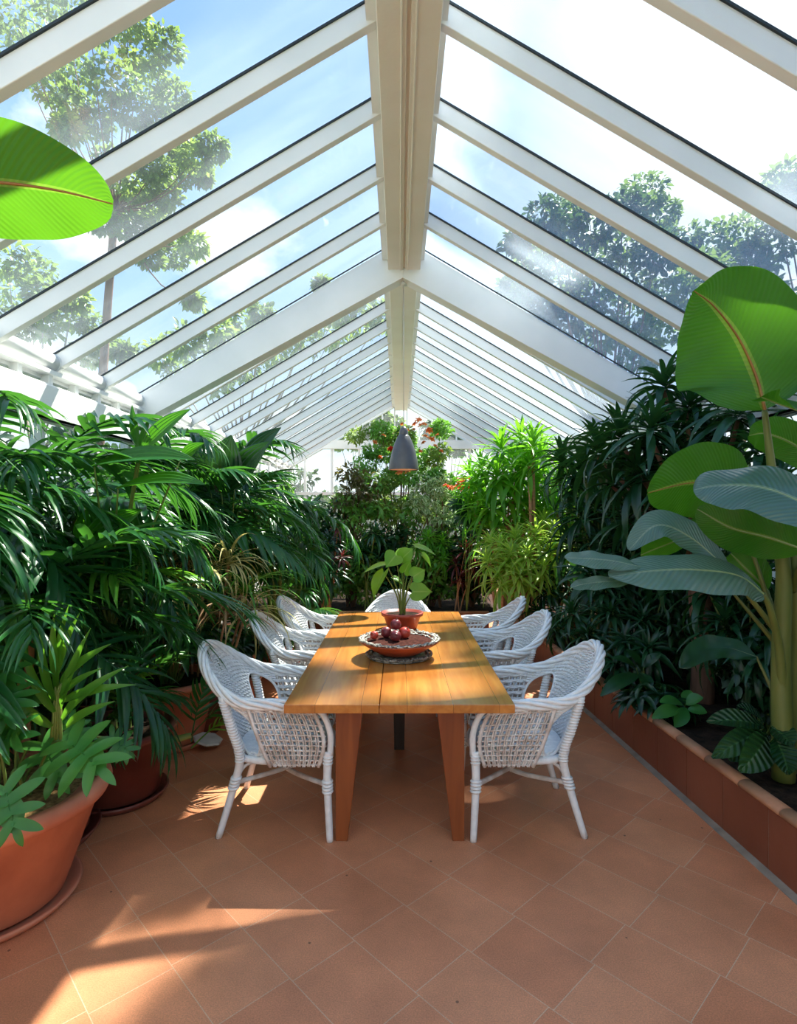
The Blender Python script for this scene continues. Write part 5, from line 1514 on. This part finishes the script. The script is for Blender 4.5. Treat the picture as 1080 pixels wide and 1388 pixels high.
A = [(475, 590, 10), (490, 580, 11), (505, 575, 9), (520, 566, 9), (460, 597, 9), (535, 575, 10), (480, 600, 9), (500, 595, 11), (520, 590, 11)]
tree('green tree outside seen through the left half of the far gable', (-1.8, 24, -.1), px_clumps(A, 24, 1, 7), .30, 160, [M['tree_light'], M['tree']], M['bark_pale'], .15, seed=7)
A = [(586, 580, 12), (600, 592, 12), (615, 590, 11), (628, 597, 10), (640, 600, 9), (595, 605, 12), (620, 606, 12), (575, 600, 8)]
tree('dark tree outside seen through the right half of the far gable', (1.9, 24, -.1), px_clumps(A, 24, 1, 8), .30, 160, [M['tree_dark'], M['tree']], M['bark_pale'], .15, seed=8)

# hedges round the house
hm = shrub_mesh('foliage', M['tree_dark'], rnd_clumps(26, 0, 0, 1.5, 1.2, .8, 1.35, .5, 31), 110, .24, .5, 32)
hb = B()
for c in rnd_clumps(26, 0, 0, 1.5, 1.2, .8, 1.35, .5, 31)[::2]:
    hb.tube(smoothpath([(0, 0, -.2), (c[0] * .3, c[1] * .3, c[2] * .5), c[:3]], 6), .03, 5, cap=False)
hbm = hb.mesh('branches', M['bark'])
def hedge(x, y, rz, sc, label, group):
    t = thing('hedge_shrub', label, 'shrub', (x, y, -.12), rz, group)
    link('foliage', hm, t); link('branches', hbm, t); t.scale = sc
for k in range(8):
    hedge(-5.2 - .3 * (k % 2), 1.0 + 2.1 * k, PI / 2 + .3 * k, (1, 1, 1.0), 'garden hedge shrub outside the left glass wall', 'hedge outside the left wall')
    hedge(5.4 + .3 * (k % 2), 1.0 + 2.1 * k, PI / 2 + .3 * k, (1, 1, .9), 'garden hedge shrub outside the right glass wall', 'hedge outside the right wall')
for k in range(6):
    hedge(-5.5 + 2.2 * k, 19 + .4 * (k % 2), .3 * k, (1, 1, 1.1), 'garden hedge shrub outside beyond the far gable', 'hedge beyond the far gable')


# unseen tall tree added outside right, crown clumps laid out to shade the floor
def shade_clump(x, y, z, rad, H):
    k = (H - z) / SUN.z
    return (x + SUN.x * k, y + SUN.y * k, H, rad)
r = np.random.default_rng(77)
cl = []
for gx_ in np.arange(-.25, 5.2, .50):
    for gy_ in np.arange(-.9, 6.6, .52):
        x, y = gx_ + r.uniform(-.12, .12), gy_ + r.uniform(-.12, .12)
        if y > 2.45 and x < .62: continue
        if y > 5.0 and x < 1.9: continue
        if abs(x - 1.12) < .62 and abs(y - 1.52) < .60: continue      # gap left to let sun onto the upright banana leaf
        if r.random() < .02: continue
        cl.append(shade_clump(x, y, .4, r.uniform(.38, .50), r.uniform(19.0, 21.5)))
cl += [shade_clump(x, 2.30, .4, .42, 20 + .3 * math.sin(9 * x)) for x in np.arange(-.15, 1.2, .33)]
cl += [shade_clump(-.85, 3.2, .85, .40, 20), shade_clump(-.60, 3.3, .85, .32, 20.5)]  # extra clumps added to shade the nearest left chair
tree('very tall unseen tree added outside on the right, its crown shaped to shade the floor', (17.0, 9.0, -.1), cl, .22, 190, [M['tree'], M['tree_dark']], M['bark'], .40, .7, seed=9)
